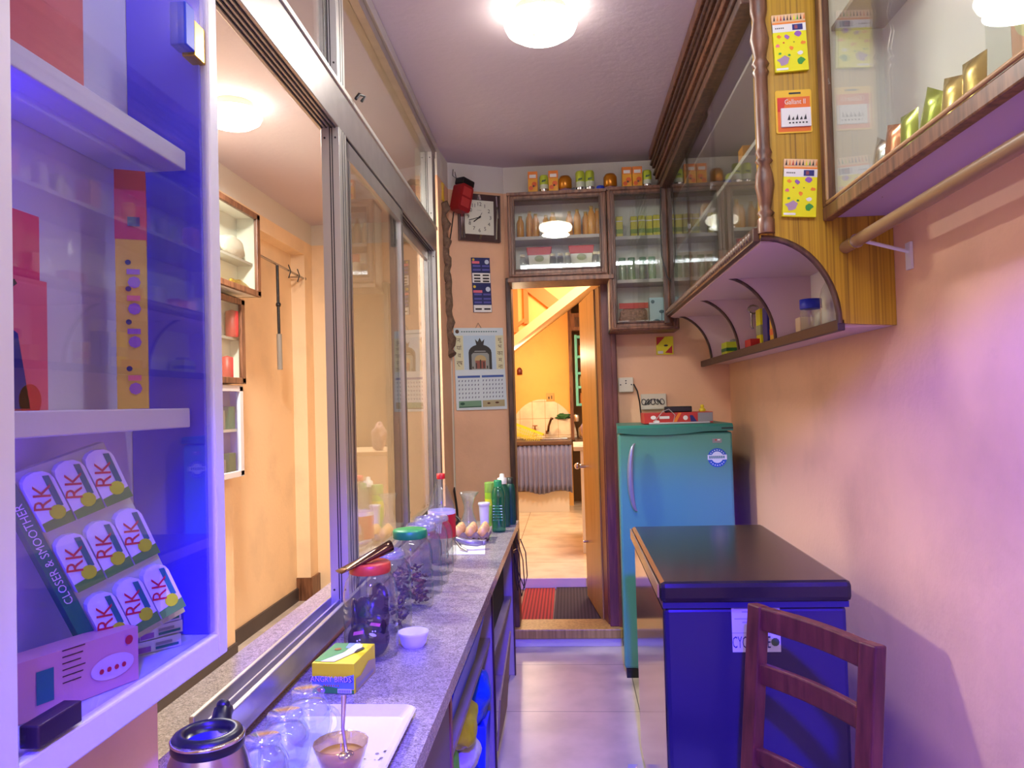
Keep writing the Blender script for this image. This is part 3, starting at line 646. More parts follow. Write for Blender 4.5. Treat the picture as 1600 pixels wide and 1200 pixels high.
# big dark coffee-sweet pouches in first jar
dk = mat('dark_pouch_foil', (26, 14, 34), .25, .1)
rnd = random.Random(5)
for k in range(16):
    a = -1.9+k*1.05; q = .036 if k % 2 else .024; z = ZT+.034+.10*(k/16)
    b = MB(dk).ell((0, 0, 0), (.028, .011, .036), 12, 8)
    if k in (2, 3): b.M = FR((0, -.0115, 0)); b.m(P('label_pink', (220, 90, 140))).poly([(-.012, .010), (.012, .013), (.013, .021), (-.010, .018)], .001).m(whitep).disc(0, -.010, .009, .0005, 14, .004).disc(-.002, -.002, .002, .001).disc(.004, 0, .002, .001)
    o = put('sweet_pouch', b, origin=(0, 0, 0)); o.location = (-.484+q*math.cos(a), 1.815+q*math.sin(a), z); o.rotation_euler = (rnd.uniform(-.2, .2), rnd.uniform(-.3, .3), 0 if k in (2, 3) else a+PI/2)
    if k == 2: o.location = (-.464, 1.772, ZT+.075)
    if k == 3: o.location = (-.502, 1.774, ZT+.05)
    tag(o, 'dark foil sweet pouch with a pink label in the orange lidded jar' if k in (2, 3) else 'plain dark foil sweet pouch in the orange lidded jar', 'pouch', 'dark pouches in the orange lidded jar'+(' with labels' if k in (2, 3) else ''))
# foil wrapper on the orange lid
b = MB(mat('bronze_foil', (110, 80, 60), .18, .9)); b.M = Matrix.Translation((-.489, 1.80, ZT+.2235)) @ Matrix.Rotation(math.radians(38), 4, 'Z') @ Matrix.Rotation(math.radians(-13), 4, 'Y')
v = []; f = []
for j in range(9):
    x = -.07+.14*j/8; w = .022-.006*j/8; h = .0022+.013*(j/8)
    for k in range(12): a = 2*PI*k/12; v.append((x, w*math.cos(a), h*math.sin(a)+h))
for j in range(8):
    for k in range(12): f.append((j*12+k, j*12+(k+1) % 12, (j+1)*12+(k+1) % 12, (j+1)*12+k))
f += [list(range(12))[::-1], list(range(96, 108))]
b.add(v, f, True)
tag(put('foil_packet', b, origin=(-.489, 1.8, ZT+.2235)), 'shiny bronze foil packet lying across the orange lid', 'packet')
# soda bottle
x, y = -.485, 2.86
t = thing('soda_bottle', 'tall clear soda bottle with red cap and red label', 'bottle', (x, y, ZT))
BP = [(.040, 0), (.049, .01), (.051, .03), (.051, .19), (.048, .215), (.038, .250), (.024, .285), (.015, .305), (.0135, .318)]
b = MB(jarglass); b.open = True; b.lathe(BP, (x, y, ZT), 32); put('bottle_body', b, t)
put('bottle_cap', MB(mat('red_cap', (206, 26, 40), .4)).lathe([(.0155, .315), (.0155, .335), (.001, .336)], (x, y, ZT), 24), t)
b = MB(mat('soda_label_red', (196, 20, 34), .4)); b.open = True; b.lathe([(.0516, .10), (.0516, .186)], (x, y, ZT), 32)
b.m(whitep).lathe([(.0519, .186), (.0517, .200)], (x, y, ZT), 32)
b.m(whitep); b.M = Matrix.Translation((x, y, ZT)); 
for a in (-1.9, -1.75, -1.6): b.quad((.0522*math.cos(a), .0522*math.sin(a), .12), (.0522*math.cos(a+.12), .0522*math.sin(a+.12), .12), (.0522*math.cos(a+.2), .0522*math.sin(a+.2), .16), (.0522*math.cos(a+.08), .0522*math.sin(a+.08), .16))
put('label', b, t)
# egg tray and eggs
t = thing('egg_tray', 'grey cardboard egg tray torn short, on the far counter', 'egg tray', (-.435, 3.33, ZT))
b = MB(mat('pulp_cardboard', (160, 138, 122), .9, bump=.3)); nx, ny = 24, 24; v = []; f = []
for lay in (0, 1):
    for j in range(ny+1):
        for i in range(nx+1):
            x = -.515+.16*i/nx; y = 3.25+.16*j/ny; z = ZT+.022+.012*math.cos((x+.515)/.16*3*2*PI)*math.cos((y-3.25)/.16*3*2*PI)+(.0 if lay == 0 else .004)+(.012 if i in (0, nx) or j in (0, ny) else 0)
            v.append((x, y, z))
K1 = (nx+1)*(ny+1)
for lay in (0, 1):
    for j in range(ny):
        for i in range(nx):
            q = [lay*K1+j*(nx+1)+i, lay*K1+j*(nx+1)+i+1, lay*K1+(j+1)*(nx+1)+i+1, lay*K1+(j+1)*(nx+1)+i]; f.append(q if lay else q[::-1])
b.add(v, f, True)
for cx in (-.49, -.435, -.38):
    for cy in (3.275, 3.33, 3.385): b.lathe([(.012, .0), (.018, .016)], (cx, cy, ZT+.001), 8)
put('tray_pulp', b, t)
eggm = mat('brown_eggshell', (220, 172, 106), .45, var=.08); e0 = None
rows = ['front', 'middle', 'back']; cols = ['left', 'middle', 'right']
for j in range(3):
    for i in range(3):
        b = MB(eggm).lathe([(.0001, -.022), (.010, -.020), (.018, -.010), (.0205, .0), (.019, .010), (.013, .022), (.006, .028), (.0001, .030)], n=20) if e0 is None else None
        e = put('egg', b, origin=(0, 0, 0)) if e0 is None else e0.copy()
        if e0 is None: e0 = e
        else: COL.objects.link(e)
        e.location = (-.488+i*.053, 3.277+j*.053, ZT+.044); e.rotation_euler = (.1*(i-1), .12*(j-1), i)
        tag(e, f'brown egg, {cols[i]} one in the {rows[j]} row of the grey tray', 'egg', 'eggs in the tray')
# paper and grey tool
b = MB(whitep); b.M = Matrix.Rotation(0, 4, 'Z'); b.prism([(-.50, 3.02), (-.345, 3.02), (-.365, 3.22), (-.50, 3.22)], ZT+.0005, ZT+.0015)
tag(put('paper_sheet', b, origin=(-.43, 3.1, ZT)), 'white paper sheet under the grey can opener', 'paper')
t = thing('can_opener', 'grey metal can opener on white paper in front of the eggs', 'can opener', (-.43, 3.12, ZT))
gm = mat('grey_painted_metal', (150, 146, 160), .3, .5)
put('handle', MB(gm).tube([(-.47, 3.12, ZT+.045), (-.43, 3.10, ZT+.034), (-.385, 3.11, ZT+.028), (-.362, 3.13, ZT+.026)], [.009, .013, .014, .010], 12).ell((-.362, 3.13, ZT+.026), (.013, .013, .012)), t)
put('lower_handle', MB(steel).tube([(-.475, 3.11, ZT+.040), (-.45, 3.09, ZT+.015), (-.42, 3.06, ZT+.007)], [.005, .006, .005], 8).tube([(-.475, 3.13, ZT+.055), (-.46, 3.14, ZT+.012)], .005, 8), t)
# glass vase
x, y = -.470, 3.50
b = MB(mugglass); b.open = True
b.lathe([(.036, 0), (.042, .02), (.036, .055), (.022, .10), (.020, .125), (.030, .165), (.045, .19), (.044, .19), (.028, .165), (.017, .125), (.018, .1), (.032, .055), (.001, .02)], (x, y, ZT), 28, wob=lambda a, j: 1+(.12*math.cos(3*a) if j in (6, 7) else .02*math.cos(12*a)))
tag(put('glass_vase', b, origin=(x, y, ZT)), 'clear glass vase with a flared lip behind the eggs', 'vase')
b = MB(blackp).tube([(-.585, 3.70, ZT+.075), (-.53, 3.62, ZT+.05), (-.50, 3.60, ZT+.004)], .006, 8).tube([(-.565, 3.66, ZT+.004), (-.53, 3.62, ZT+.05)], .006, 8)
tag(put('phone_holder', b, origin=(-.53, 3.62, ZT)), 'small black wire stand at the wall beside the glass vase', 'stand')
# cleaners
x, y = -.400, 3.52
t = thing('plastic_tumbler', 'white narrow lidded tumbler left of the green bottles', 'tumbler', (x, y, ZT))
put('cup_body', MB(white).lathe([(.018, 0), (.019, .01), (.024, .128)], (x, y, ZT), 22), t)
put('rim', MB(white).lathe([(.027, .128), (.028, .134), (.026, .140), (.001, .140)], (x, y, ZT), 22), t)
x, y = -.383, 3.66
t = thing('tall_can', 'light green cylindrical can behind the white tumbler', 'can', (x, y, ZT))
put('can_body', MB(P('can_lime', (150, 196, 50))).lathe([(.027, 0), (.028, .004), (.028, .17)], (x, y, ZT), 26).m(P('can_yellow', (214, 214, 50))).lathe([(.0283, .11), (.0283, .14)], (x, y, ZT), 26), t)
put('can_cap', MB(P('can_cap_green', (120, 160, 70))).lathe([(.0285, .17), (.0285, .215), (.026, .218), (.001, .218)], (x, y, ZT), 26), t)
x, y = -.337, 3.55
t = thing('dish_soap_bottle', 'clear green waisted bottle with green cap at the counter edge', 'bottle', (x, y, ZT))
put('bottle_body', MB(greenglass).lathe([(.028, 0), (.032, .008), (.032, .06), (.029, .10), (.028, .12), (.032, .155), (.031, .18), (.022, .205), (.016, .212)], (x, y, ZT), 28), t)
put('bottle_cap', MB(mat('dark_green_cap', (30, 140, 90), .4)).lathe([(.019, .208), (.019, .232), (.016, .238), (.001, .238)], (x, y, ZT), 24), t)
b = MB(mat('grey_label', (190, 214, 206), .5))
for z in (.055, .068, .081, .094, .107, .12): b.quad((x-.024, y-.0235, ZT+z), (x+.020, y-.0275, ZT+z), (x+.020, y-.0275, ZT+z+.004), (x-.024, y-.0235, ZT+z+.004))
put('label_lines', b, t)
x, y = -.330, 3.70
t = thing('cleaner_bottle', 'dark green bottle with white spout cap behind the clear green bottle', 'bottle', (x, y, ZT))
put('bottle_body', MB(mat('dark_green_plastic', (20, 90, 66), .35)).lathe([(.03, 0), (.034, .01), (.034, .15), (.028, .185), (.018, .205)], (x, y, ZT), 26), t)
put('spout_cap', MB(white).lathe([(.023, .205), (.023, .232), (.012, .236), (.010, .252), (.001, .254)], (x, y, ZT), 22), t)
x, y = -.296, 3.76
t = thing('floor_cleaner_bottle', 'dark green bottle with dark cap, rightmost on the counter end', 'bottle', (x, y, ZT))
put('bottle_body', MB(mat('deep_green_plastic', (16, 74, 60), .35)).lathe([(.022, 0), (.025, .01), (.025, .16), (.021, .19), (.014, .20)], (x, y, ZT), 24), t)
put('bottle_cap', MB(mat('black_cap', (40, 44, 44), .4)).lathe([(.016, .20), (.016, .228), (.001, .229)], (x, y, ZT), 20), t)
# ------------------------------------------------------------------ clock wall
A = Vector((-.336, 4.35, 0)); Dw = Vector((.898, .44, 0)).normalized(); Nw = Vector((Dw.y, -Dw.x, 0))
def cwm(s, z, off=.004, rot=0):
    o = A+Dw*s+Nw*off+Vector((0, 0, z)); return face(o, Dw, (0, 0, 1)) @ Matrix.Rotation(rot, 4, 'Z')
def cbox(b, u0, u1, v0, v1, w0, w1): b.B(u0, u1, v0, v1, w0, w1)
t = thing('wall_clock', 'square wall clock with brown frame and chrome bars', 'clock', A+Dw*-.155+Vector((0, 0, 2.26)))
MK = cwm(-.155, 2.397, .004, math.radians(-.5))
b = MB(mat('brown_clock_frame', (72, 50, 50), .3)); b.M = MK; b.B(-.124, .124, -.133, .133, 0, .022)
b.m(mat('clock_rim', (110, 84, 80), .3)).B(-.124, -.118, -.133, .133, .022, .026).B(.118, .124, -.133, .133, .022, .026)
put('clock_frame', b, t, bev=.004)
b = MB(mat('clock_face_paper', (222, 224, 206), .5)); b.M = MK; b.B(-.090, .082, -.096, .096, .022, .024); b.m(blackp)
for h in range(1, 13):
    a = PI/2-h*PI/6; b.text(str(h), .030, -.004+.066*math.cos(a), .074*math.sin(a), .0248)
b.text('......', .02, -.004, .045, .0248)
put('clock_face', b, t)
b = MB(blackp); b.M = MK
for L, ang, w in ((.045, PI/2-7.73*PI/6, .003), (.066, PI/2-math.radians(252), .002), (.03, PI/2-math.radians(30), .0012)):
    b.bar((-.004-math.cos(ang)*.01, -math.sin(ang)*.01, .028), (-.004+math.cos(ang)*L, math.sin(ang)*L, .028), w*2, .001)
b.disc(-.004, 0, .006, .0295)
put('clock_hands', b, t)
b = MB(chrome); b.M = MK
b.bar((-.108, -.122, .028), (-.112, .02, .028), .010, .006); b.bar((-.092, -.12, .028), (-.104, .02, .028), .006, .006)
b.bar((.098, .125, .028), (.104, .0, .028), .008, .006); b.bar((.094, -.12, .028), (.102, .05, .028), .006, .006)
b.bar((-.006, .126, .028), (.001, .098, .028), .012, .006); b.bar((-.004, -.126, .028), (.002, -.099, .028), .014, .006)
put('chrome_bars', b, t)
# red torch hanging
t = thing('red_lantern', 'red rechargeable torch with black top hanging beside the clock', 'torch', A+Dw*-.265+Nw*.07+Vector((0, 0, 2.42)))
ML = cwm(-.268, 2.50, .06, math.radians(-12))
b = MB(mat('red_plastic', (150, 24, 32), .4)); b.M = ML @ Matrix.Rotation(math.radians(25), 4, 'Y'); b.prism(rrect(-.045, .045, -.09, .06, .018), -.035, .035)
b.m(mat('red_plastic_light', (190, 60, 60), .4)).B(-.030, .030, -.005, .045, .035, .038).B(-.030, .030, -.065, -.015, .035, .038); put('torch_body', b, t, bev=.006)
b = MB(black); b.M = ML @ Matrix.Rotation(math.radians(25), 4, 'Y'); b.B(-.042, .046, .058, .095, -.034, .034); put('torch_head', b, t, bev=.006)
b = MB(steel); p = A+Dw*-.30+Nw*.01; b.tube([p+Vector((0, 0, 2.66)), p+Vector((.0, -.02, 2.62)), p+Vector((.02, -.03, 2.60)), p+Vector((.015, -.04, 2.635))], .003, 6)
tag(put('wall_hook', b, origin=tuple(p+Vector((0, 0, 2.62)))), 'metal hook above the red torch', 'hook')
tag(put('hanging_wire', MB(blackp).tube([(-.60, 4.20, 2.43), (-.618, 4.185, 2.30), (-.632, 4.17, 2.21), (-.634, 4.17, 2.13), (-.628, 4.18, 2.12)], .0035, 6), origin=(-.62, 4.18, 2.13)), 'thin black wire dangling below the red torch', 'wire')
# sachet strips
t = thing('sachet_strip', 'strip of dark blue sachets hung under the clock', 'sachets', A+Dw*-.148+Vector((0, 0, 1.868)))
MS = cwm(-.147, 2.022, .003, math.radians(1.2)); b = MB(P('sachet_blue', (44, 50, 104), .3)); b.M = MS; b.B(-.057, .053, -.155, .152, 0, .006)
put('sachet_sheet', b, t)
b = MB(whitep); b.M = MS
b.rect(-.055, .051, .01, .065, .0066).rect(-.055, .051, -.155, -.115, .0066)
b.m(blackp)
for v0 in (.048, .030, .014, -.142): 
    for u0 in (-.046, .006): b.rect(u0, u0+.038, v0, v0+.009, .007)
b.m(pinkp).rect(-.054, -.01, .118, .132, .007).rect(-.054, .0, -.046, -.032, .007); b.m(P('sachet_yellow', (220, 190, 60))).disc(-.045, .140, .007, .007).disc(-.045, -.012, .008, .007)
b.m(P('sachet_pale', (200, 212, 230))).disc(.034, .128, .013, .0072, 14).disc(.034, -.026, .014, .0072, 14)
b.m(P('sachet_violet', (90, 90, 170)))
for v0 in (.078, .10, -.085, -.06, -.105): b.rect(-.05, -.005, v0, v0+.010, .0068).rect(.005, .048, v0, v0+.010, .0068)
put('sachet_print', b, t)
# calendar
t = thing('wall_calendar', 'paper wall calendar with a dark shrine picture above two date grids', 'calendar', A+Dw*-.17+Vector((0, 0, 1.32)))
MCAL = cwm(-.168, 1.55, .004, math.radians(.8))
b = MB(P('calendar_paper', (214, 228, 232), .6)); b.M = MCAL; b.prism([(-.150, -.228), (.150, -.232), (.143, .228), (-.150, .228)], 0, .004)
put('calendar_sheet', b, t)
b = MB(P('calendar_cream', (222, 220, 180), .6)); b.M = MCAL
b.rect(-.148, -.098, -.005, .185, .005).rect(.095, .142, -.005, .185, .005)
b.m(P('calendar_sky', (190, 214, 228), .6)).rect(-.096, .093, -.005, .185, .005)
dk2 = P('shrine_dark', (60, 58, 54), .6)
arch = [(-.068, -.005), (-.068, .09)]+[(-.0+.068*math.cos(a), .09+.045*math.sin(a)) for a in [PI-PI*i/10 for i in range(1, 10)]]+[(.068, .09), (.068, -.005)]
b.m(dk2).poly(arch, .0056).m(P('shrine_mid', (150, 156, 150), .6)); b.poly([(-.052, -.005), (-.052, .078), (-.03, .1), (.03, .1), (.052, .078), (.052, -.005)], .0062)
b.m(dk2).poly([(-.02, .128), (.02, .128), (.028, .165), (.012, .150), (0, .172), (-.012, .150), (-.028, .165)], .0062).disc(0, .115, .012, .0066).rect(-.052, .052, .088, .094, .0066)
b.m(P('shrine_gold', (190, 170, 120), .6)).disc(0, .05, .034, .0066, 16, .026).m(P('shrine_red', (150, 90, 76), .6)).rect(-.03, .03, .0, .045, .007).m(dk2)
for u0 in (-.045, -.025, 0, .02, .04): b.rect(u0-.004, u0+.003, .0, .03+.02*math.cos(u0*60), .0074)
b.m(P('calendar_brown', (90, 64, 44), .6)).disc(-.130, .208, .011, .0056)
b.m(P('calendar_teal_text', (90, 130, 130), .6))
for i in range(15): b.rect(-.108+i*.0145, -.098+i*.0145, .204, .210, .0056)
b.m(P('calendar_brown'))
for k, s_ in enumerate(['न', 'यां', 'व', 'र्ष']): b.text(s_, .034, -.123, .158-.042*k, .0058)
for k, s_ in enumerate(['शु', 'भ', 'का', 'म', 'ना']): b.text(s_, .032, .119, .160-.038*k, .0058)
b.m(P('calendar_blue', (70, 100, 170), .6)).rect(-.138, -.006, -.050, -.038, .0056).rect(.004, .135, -.050, -.038, .0056)
b.m(P('calendar_digits', (110, 120, 140), .6))
for g in (-.136, .006):
    for r in range(5):
        for c in range(7): b.poly([(g+c*.0188+.002, -.072-r*.023), (g+c*.0188+.007, -.072-r*.023), (g+c*.0188+.010, -.062-r*.023), (g+c*.0188+.004, -.062-r*.023)], .0056)
b.m(P('cal_photo_green', (120, 160, 130), .6)).rect(-.136, -.004, -.215, -.178, .0056).m(P('cal_photo_tan', (180, 170, 130), .6)).rect(.004, .136, -.215, -.178, .0056)
b.m(P('cal_photo_dark', (50, 90, 70), .6)).disc(-.115, -.193, .014, .006, 10, .008).rect(-.136, -.004, -.215, -.209, .006).m(brownp).disc(.04, -.195, .01, .006, 10, .005).disc(.09, -.193, .012, .006, 10, .005)
put('calendar_print', b, t)
b = MB(steel); b.M = MCAL; b.tube([(-.02, .228, .004), (-.005, .255, .006), (.012, .228, .004)], .0018, 5); put('hanger', b, t)
# woven garland and star at the partition end, and the conduit
b = MB(mat('straw_brown', (130, 104, 84), .9, bump=.9, bscale=80, var=.4, vscale=40)); pts = []
for i in range(28):
    z = 2.43-i*.03; pts.append((-.628+.010*math.sin(i*1.9), 4.02+.10*i/27+.012*math.sin(i*1.3), z))
b.tube(pts, [.020+.007*math.sin(i*2.1)+.006*(i/27) for i in range(28)], 9)
tag(put('straw_garland', b, origin=pts[-1]), 'long brown twisted straw garland hanging beside the aluminium post', 'garland')
b = MB(mat('yellow_ribbon', (206, 170, 50), .5)); b.M = FL((-.642, 4.04, 2.49)); b.prism([(-.02, -.05), (-.008, 0), (-.02, .045), (.004, .02), (.018, .05), (.012, .0), (.022, -.05), (.0, -.02)], 0, .012)
tag(put('ribbon_star', b, origin=(-.64, 4.04, 2.45)), 'small yellow ribbon star above the straw garland', 'ribbon')
struct(put('trim_conduit', MB(mat('cream_conduit', (214, 200, 180), .5)).tube([(-.637, 4.175, 2.12), (-.637, 4.17, .88)], .012, 10)))
tag(put('power_lead', MB(blackp).tube([(-.635, 4.16, .90), (-.62, 4.10, .86), (-.60, 4.02, .80), (-.59, 3.97, .74)], .006, 8), origin=(-.6, 4.05, .8)), 'black lead running from the white conduit to the counter', 'lead')

# ------------------------------------------------------------------ over-door cupboard and corner cupboard
def frame_rect(b, x0, x1, z0, z1, y0, y1, w, wt=None, wb=None):
    wt = wt or w; wb = wb or w
    b.B(x0, x0+w, y0, y1, z0, z1).B(x1-w, x1, y0, y1, z0, z1).B(x0+w, x1-w, y0, y1, z1-wt, z1).B(x0+w, x1-w, y0, y1, z0, z0+wb)
def wall_cupboard(name, label, x0, x1, z0, z1, shelves, gx=None):
    t = thing(name, label, 'cupboard', ((x0+x1)/2, 4.23, z0))
    b = MB(inwhite).B(x0+.01, x1-.01, 4.325, 4.345, z0, z1).B(x0, x0+.015, 4.13, 4.325, z0, z1).B(x1-.015, x1, 4.13, 4.325, z0, z1).m(wood).B(x0, x1, 4.13, 4.345, z0-.002, z0+.015).B(x0, x1, 4.10, 4.345, z1-.015, z1)
    put('cupboard_body', b, t)
    for z in shelves: put('shelf', MB(shelfm).B(x0+.016, x1-.016, 4.145, 4.324, z, z+.018), t)
    b = MB(wood); frame_rect(b, x0, x1, z0, z1, 4.115, 4.135, .034, .036, .040); b.m(darkwood); frame_rect(b, x0+.030, x1-.030, z0+.036, z1-.032, 4.108, 4.12, .010)
    b.m(wood); frame_rect(b, x0+.006, x1-.006, z0+.006, z1-.006, 4.106, 4.12, .012)
    put('front_frame', b, t, bev=.003)
    xm = (x0+x1)/2
    put('glass_pane', MB(cabglass).B(x0+.04, xm+.03, 4.125, 4.128, z0+.04, z1-.04), t)
    put('glass_pane', MB(cabglass).B(xm-.03, x1-.04, 4.131, 4.134, z0+.04, z1-.04), t)
    return t
od = wall_cupboard('wall_cupboard', 'brown framed glass cupboard mounted over the kitchen door', -.300, .232, 2.025, 2.485, [2.235])
put('bottom_rail', MB(wood).B(-.305, .262, 4.10, 4.345, 2.0, 2.025), od, bev=.003)
wall_cupboard('corner_cupboard', 'brown framed glass cupboard right of the door in the corner', .236, .60, 1.722, 2.49, [2.215, 1.98])
# amber bottles
def bottle_mb(m, r, h, neck=.5):
    return MB(m).lathe([(r*.9, 0), (r, .004), (r, h*.72), (r*.8, h*.84), (r*neck, h*.92), (r*neck, h)], n=16)
ab = None
for k, (x, h) in enumerate([(-.235, .125), (-.185, .155), (-.150, .135), (-.095, .13), (-.055, .14), (.035, .145), (.078, .15), (.125, .14), (.155, .165), (.187, .155)]):
    if ab is None:
        ab = thing('juice_bottle', '', 'bottle', (0, 0, 0), 'amber bottles on the upper shelf over the door')
        put('bottle_body', bottle_mb(amber, .020, .15), ab, local=True); put('bottle_cap', MB(mat('gold_cap', (220, 190, 110), .3, .5)).lathe([(.011, .145), (.011, .158), (.001, .159)], n=14), ab, local=True)
        o = ab; o.location = (x, 4.20, 2.254)
    else: o = dup(ab, (x, 4.20+.02*(k % 2), 2.254))
    o.scale = (1, 1, h/.16); o['label'] = f'amber juice bottle, {ORD[k]} from left on the upper shelf over the door'
# lower shelf over door: red-topped pouches and clear jars
for k, x in enumerate((-.135, .095)):
    t = thing('sauce_pouch', ['red topped white pouch, left one on the lower shelf over the door', 'red topped white pouch, right one on the lower shelf over the door'][k], 'pouch', (x, 4.19, 2.041), 'red topped pouches')
    b = MB(P('pouch_white', (220, 220, 200))).prism([(-.055, 0), (.055, 0), (.062, .16), (-.062, .16)], -.012, .012); 
    b = MB(P('pouch_white')); b.M = Matrix.Translation((x, 4.19, 2.041)) @ FR((0, 0, 0)); b.prism([(-.05, 0), (.05, 0), (.062, .12), (-.062, .12)], -.012, .012); put('pouch_body', b, t, bev=.004)
    b = MB(red); b.M = Matrix.Translation((x, 4.19, 2.041)) @ FR((0, 0, 0)); b.prism([(-.064, .115), (.064, .115), (.070, .160), (-.070, .160)], -.014, .014); put('red_top', b, t, bev=.004)
    b = MB(P('badge_green', (150, 160, 110))); b.M = Matrix.Translation((x, 4.19, 2.041)) @ FR((0, -.0145, 0)); b.disc(0, .095, .026, .001, 16, .018); put('badge', b, t)
cj = None
for k, x in enumerate((-.225, -.06, -.02, .02, .17, .195)):
    if cj is None:
        cj = thing('glass_jar', '', 'jar', (0, 0, 0), 'clear jars on the lower shelf over the door')
        put('jar_body', MB(jarglass).lathe([(.016, 0), (.017, .004), (.017, .09), (.013, .105)], n=16), cj, local=True); put('lid', MB(P('lid_cream', (226, 214, 170))).lathe([(.014, .104), (.014, .118), (.001, .118)], n=16), cj, local=True); o = cj; o.location = (x, 4.17, 2.041)
    else: o = dup(cj, (x, 4.17, 2.041))
    o['label'] = f'small clear jar, {ORD[k]} from left on the lower shelf over the door'
# corner cupboard contents
for k, x in enumerate((.305, .385, .425, .465, .505)):
    b = MB(P('yellow_pack', (204, 196, 50))); b.M = Matrix.Translation((x, 4.20+.01*(k % 2), 2.234)); b.B(-.018, .018, -.02, .02, 0, .115).m(P('pack_green', (120, 150, 40))).B(-.0185, .0185, -.0205, .02, .02, .045).m(whitep).B(-.0185, .0185, -.0205, .02, .085, .092)
    tag(put('tea_packet', b, origin=(x, 4.2, 2.234), bev=.002), f'yellow packet, {ORD[k]} from left on the top shelf of the corner cupboard', 'packet', 'yellow packets in the corner cupboard')
for k, x in enumerate((.315, .365, .425, .475)):
    t = thing('pickle_jar', f'glass jar with greenish lid, {ORD[k]} from left on the middle shelf of the corner cupboard', 'jar', (x, 4.20, 1.999), 'glass jars in the corner cupboard')
    put('jar_body', MB(glassm('pale_green_glass', (210, 236, 214), 1.5, .08, .05, haze=.3, hcol=(200, 220, 180))).lathe([(.019, 0), (.02, .004), (.02, .09), (.017, .1)], (x, 4.20, 1.999), 18), t)
    put('lid', MB(P('sage_lid', (130, 170, 140))).lathe([(.019, .1), (.019, .125), (.001, .126)], (x, 4.20, 1.999), 18), t)
t = thing('candy_bag', 'clear bag of mixed sweets with a red header in the corner cupboard', 'bag', (.36, 4.2, 1.738))
bb = blob(mat('mixed_candy', (190, 150, 130), .3, bump=1, bscale=120, var=.6, vscale=90), (.365, 4.2, 1.80), (.078, .03, .062), .12, 21); put('bag_body', bb, t)
put('bag_header', MB(red).B(.290, .445, 4.175, 4.185, 1.845, 1.875), t)
t = thing('gift_carton', 'pale blue carton with dark tree drawing beside the candy bag', 'carton', (.50, 4.2, 1.738))
b = MB(P('pale_blue_card', (160, 190, 196))).B(.452, .548, 4.18, 4.23, 1.738, 1.90); put('carton_body', b, t, bev=.002)
b = MB(P('ink_teal', (50, 90, 100))); b.M = FR((.50, 4.179, 1.738)); b.disc(-.03, .14, .010, .001, 14).disc(.016, .085, .014, .001, 12, .009).rect(.014, .018, .02, .08).disc(-.012, .035, .018, .001, 12, .010); put('tree_print', b, t)
# things on top of cupboards
ZTp = 2.486
def carton_j(x, k):
    t = thing('juice_carton', ['orange juice carton, leftmost above the door cupboard', 'orange juice carton, second from left above the door cupboard', 'orange juice carton, left one above the corner cupboard', 'orange juice carton, right one above the corner cupboard'][k], 'carton', (x, 4.18, ZTp), 'juice cartons on top of the cupboards')
    b = MB(P('mango_yellow', (240, 170, 30))); b.B(x-.026, x+.026, 4.16, 4.20, ZTp, ZTp+.125); put('carton_body', b, t, bev=.002)
    b = MB(orangep); b.M = FR((x, 4.1595, ZTp)); b.rect(-.026, .026, .085, .124).m(whitep).rect(-.018, .018, .090, .108, .0015).m(P('mango_orange', (226, 96, 20))).disc(.008, .055, .014, .0012, 12).disc(-.010, .035, .012, .0014, 12).m(brownp).disc(.004, .045, .006, .0016, 8)
    b.M = Matrix(); b.m(orangep).B(x-.0262, x+.0262, 4.1598, 4.2002, ZTp+.118, ZTp+.1255); put('carton_print', b, t)
for k, x in enumerate((-.158, -.046, .352, .408)): carton_j(x, k)
def can_s(x, lab, h=.105, r=.024):
    t = thing('soda_can', lab, 'can', (x, 4.18, ZTp), 'lime green drink cans on top of the cupboards')
    put('can_body', MB(silverfoil).lathe([(r*.8, 0), (r, .006), (r, .03)], (x, 4.18, ZTp), 20).m(P('can_pale', (206, 214, 190))).lathe([(r*1.001, .03), (r*1.001, h*.5)], (x, 4.18, ZTp), 20).m(limep).lathe([(r*1.002, h*.5), (r*1.002, h-.01), (r*.8, h), (.001, h)], (x, 4.18, ZTp), 20), t)
    b = MB(P('can_dark_print', (70, 100, 60))); b.M = FR((x, 4.18-r*1.0-.001, ZTp)); b.poly([(-.012, .062), (.010, .068), (.012, .078), (-.010, .074)], .0005); put('can_print', b, t)
can_s(-.098, 'slim pale drink can between the two left cartons')
can_s(.100, 'lime green drink can, left of the pair mid cupboard top', .118, .025)
can_s(.152, 'lime green drink can, right of the pair mid cupboard top', .118, .025)
can_s(.462, 'lime green drink can at the right end above the corner cupboard', .105, .024)
for k, x in enumerate((.018, .262)):
    t = thing('gold_tin', ['round gold tin with ribbon base, left one on the cupboard', 'round gold tin with ribbon base, right one on the cupboard'][k], 'tin', (x, 4.17, ZTp), 'gold tins on the cupboards')
    put('tin_body', MB(goldc).lathe([(.030, .022), (.036, .03), (.036, .075), (.026, .092), (.001, .093)], (x, 4.17, ZTp), 22), t)
    put('tin_base', MB(mat('silver_pink_foil', (190, 160, 190), .25, .7)).lathe([(.040, 0), (.042, .008), (.032, .022), (.001, .023)], (x, 4.17, ZTp), 16, wob=lambda a, j: 1+.08*math.cos(8*a)), t)
tag(put('ribbon_roll', MB(bluep).lathe([(.02, 0), (.022, .004), (.022, .026), (.02, .03)], (.208, 4.17, ZTp), 14), origin=(.208, 4.17, ZTp)), 'blue ribbon roll beside the right gold tin', 'ribbon')
tag(put('foil_bow', blob(mat('blue_silver_foil', (150, 160, 180), .25, .7), (.063, 4.16, ZTp+.012), (.014, .012, .012), .3, 3), origin=(.063, 4.16, ZTp)), 'crumpled silver bow beside the left gold tin', 'bow')

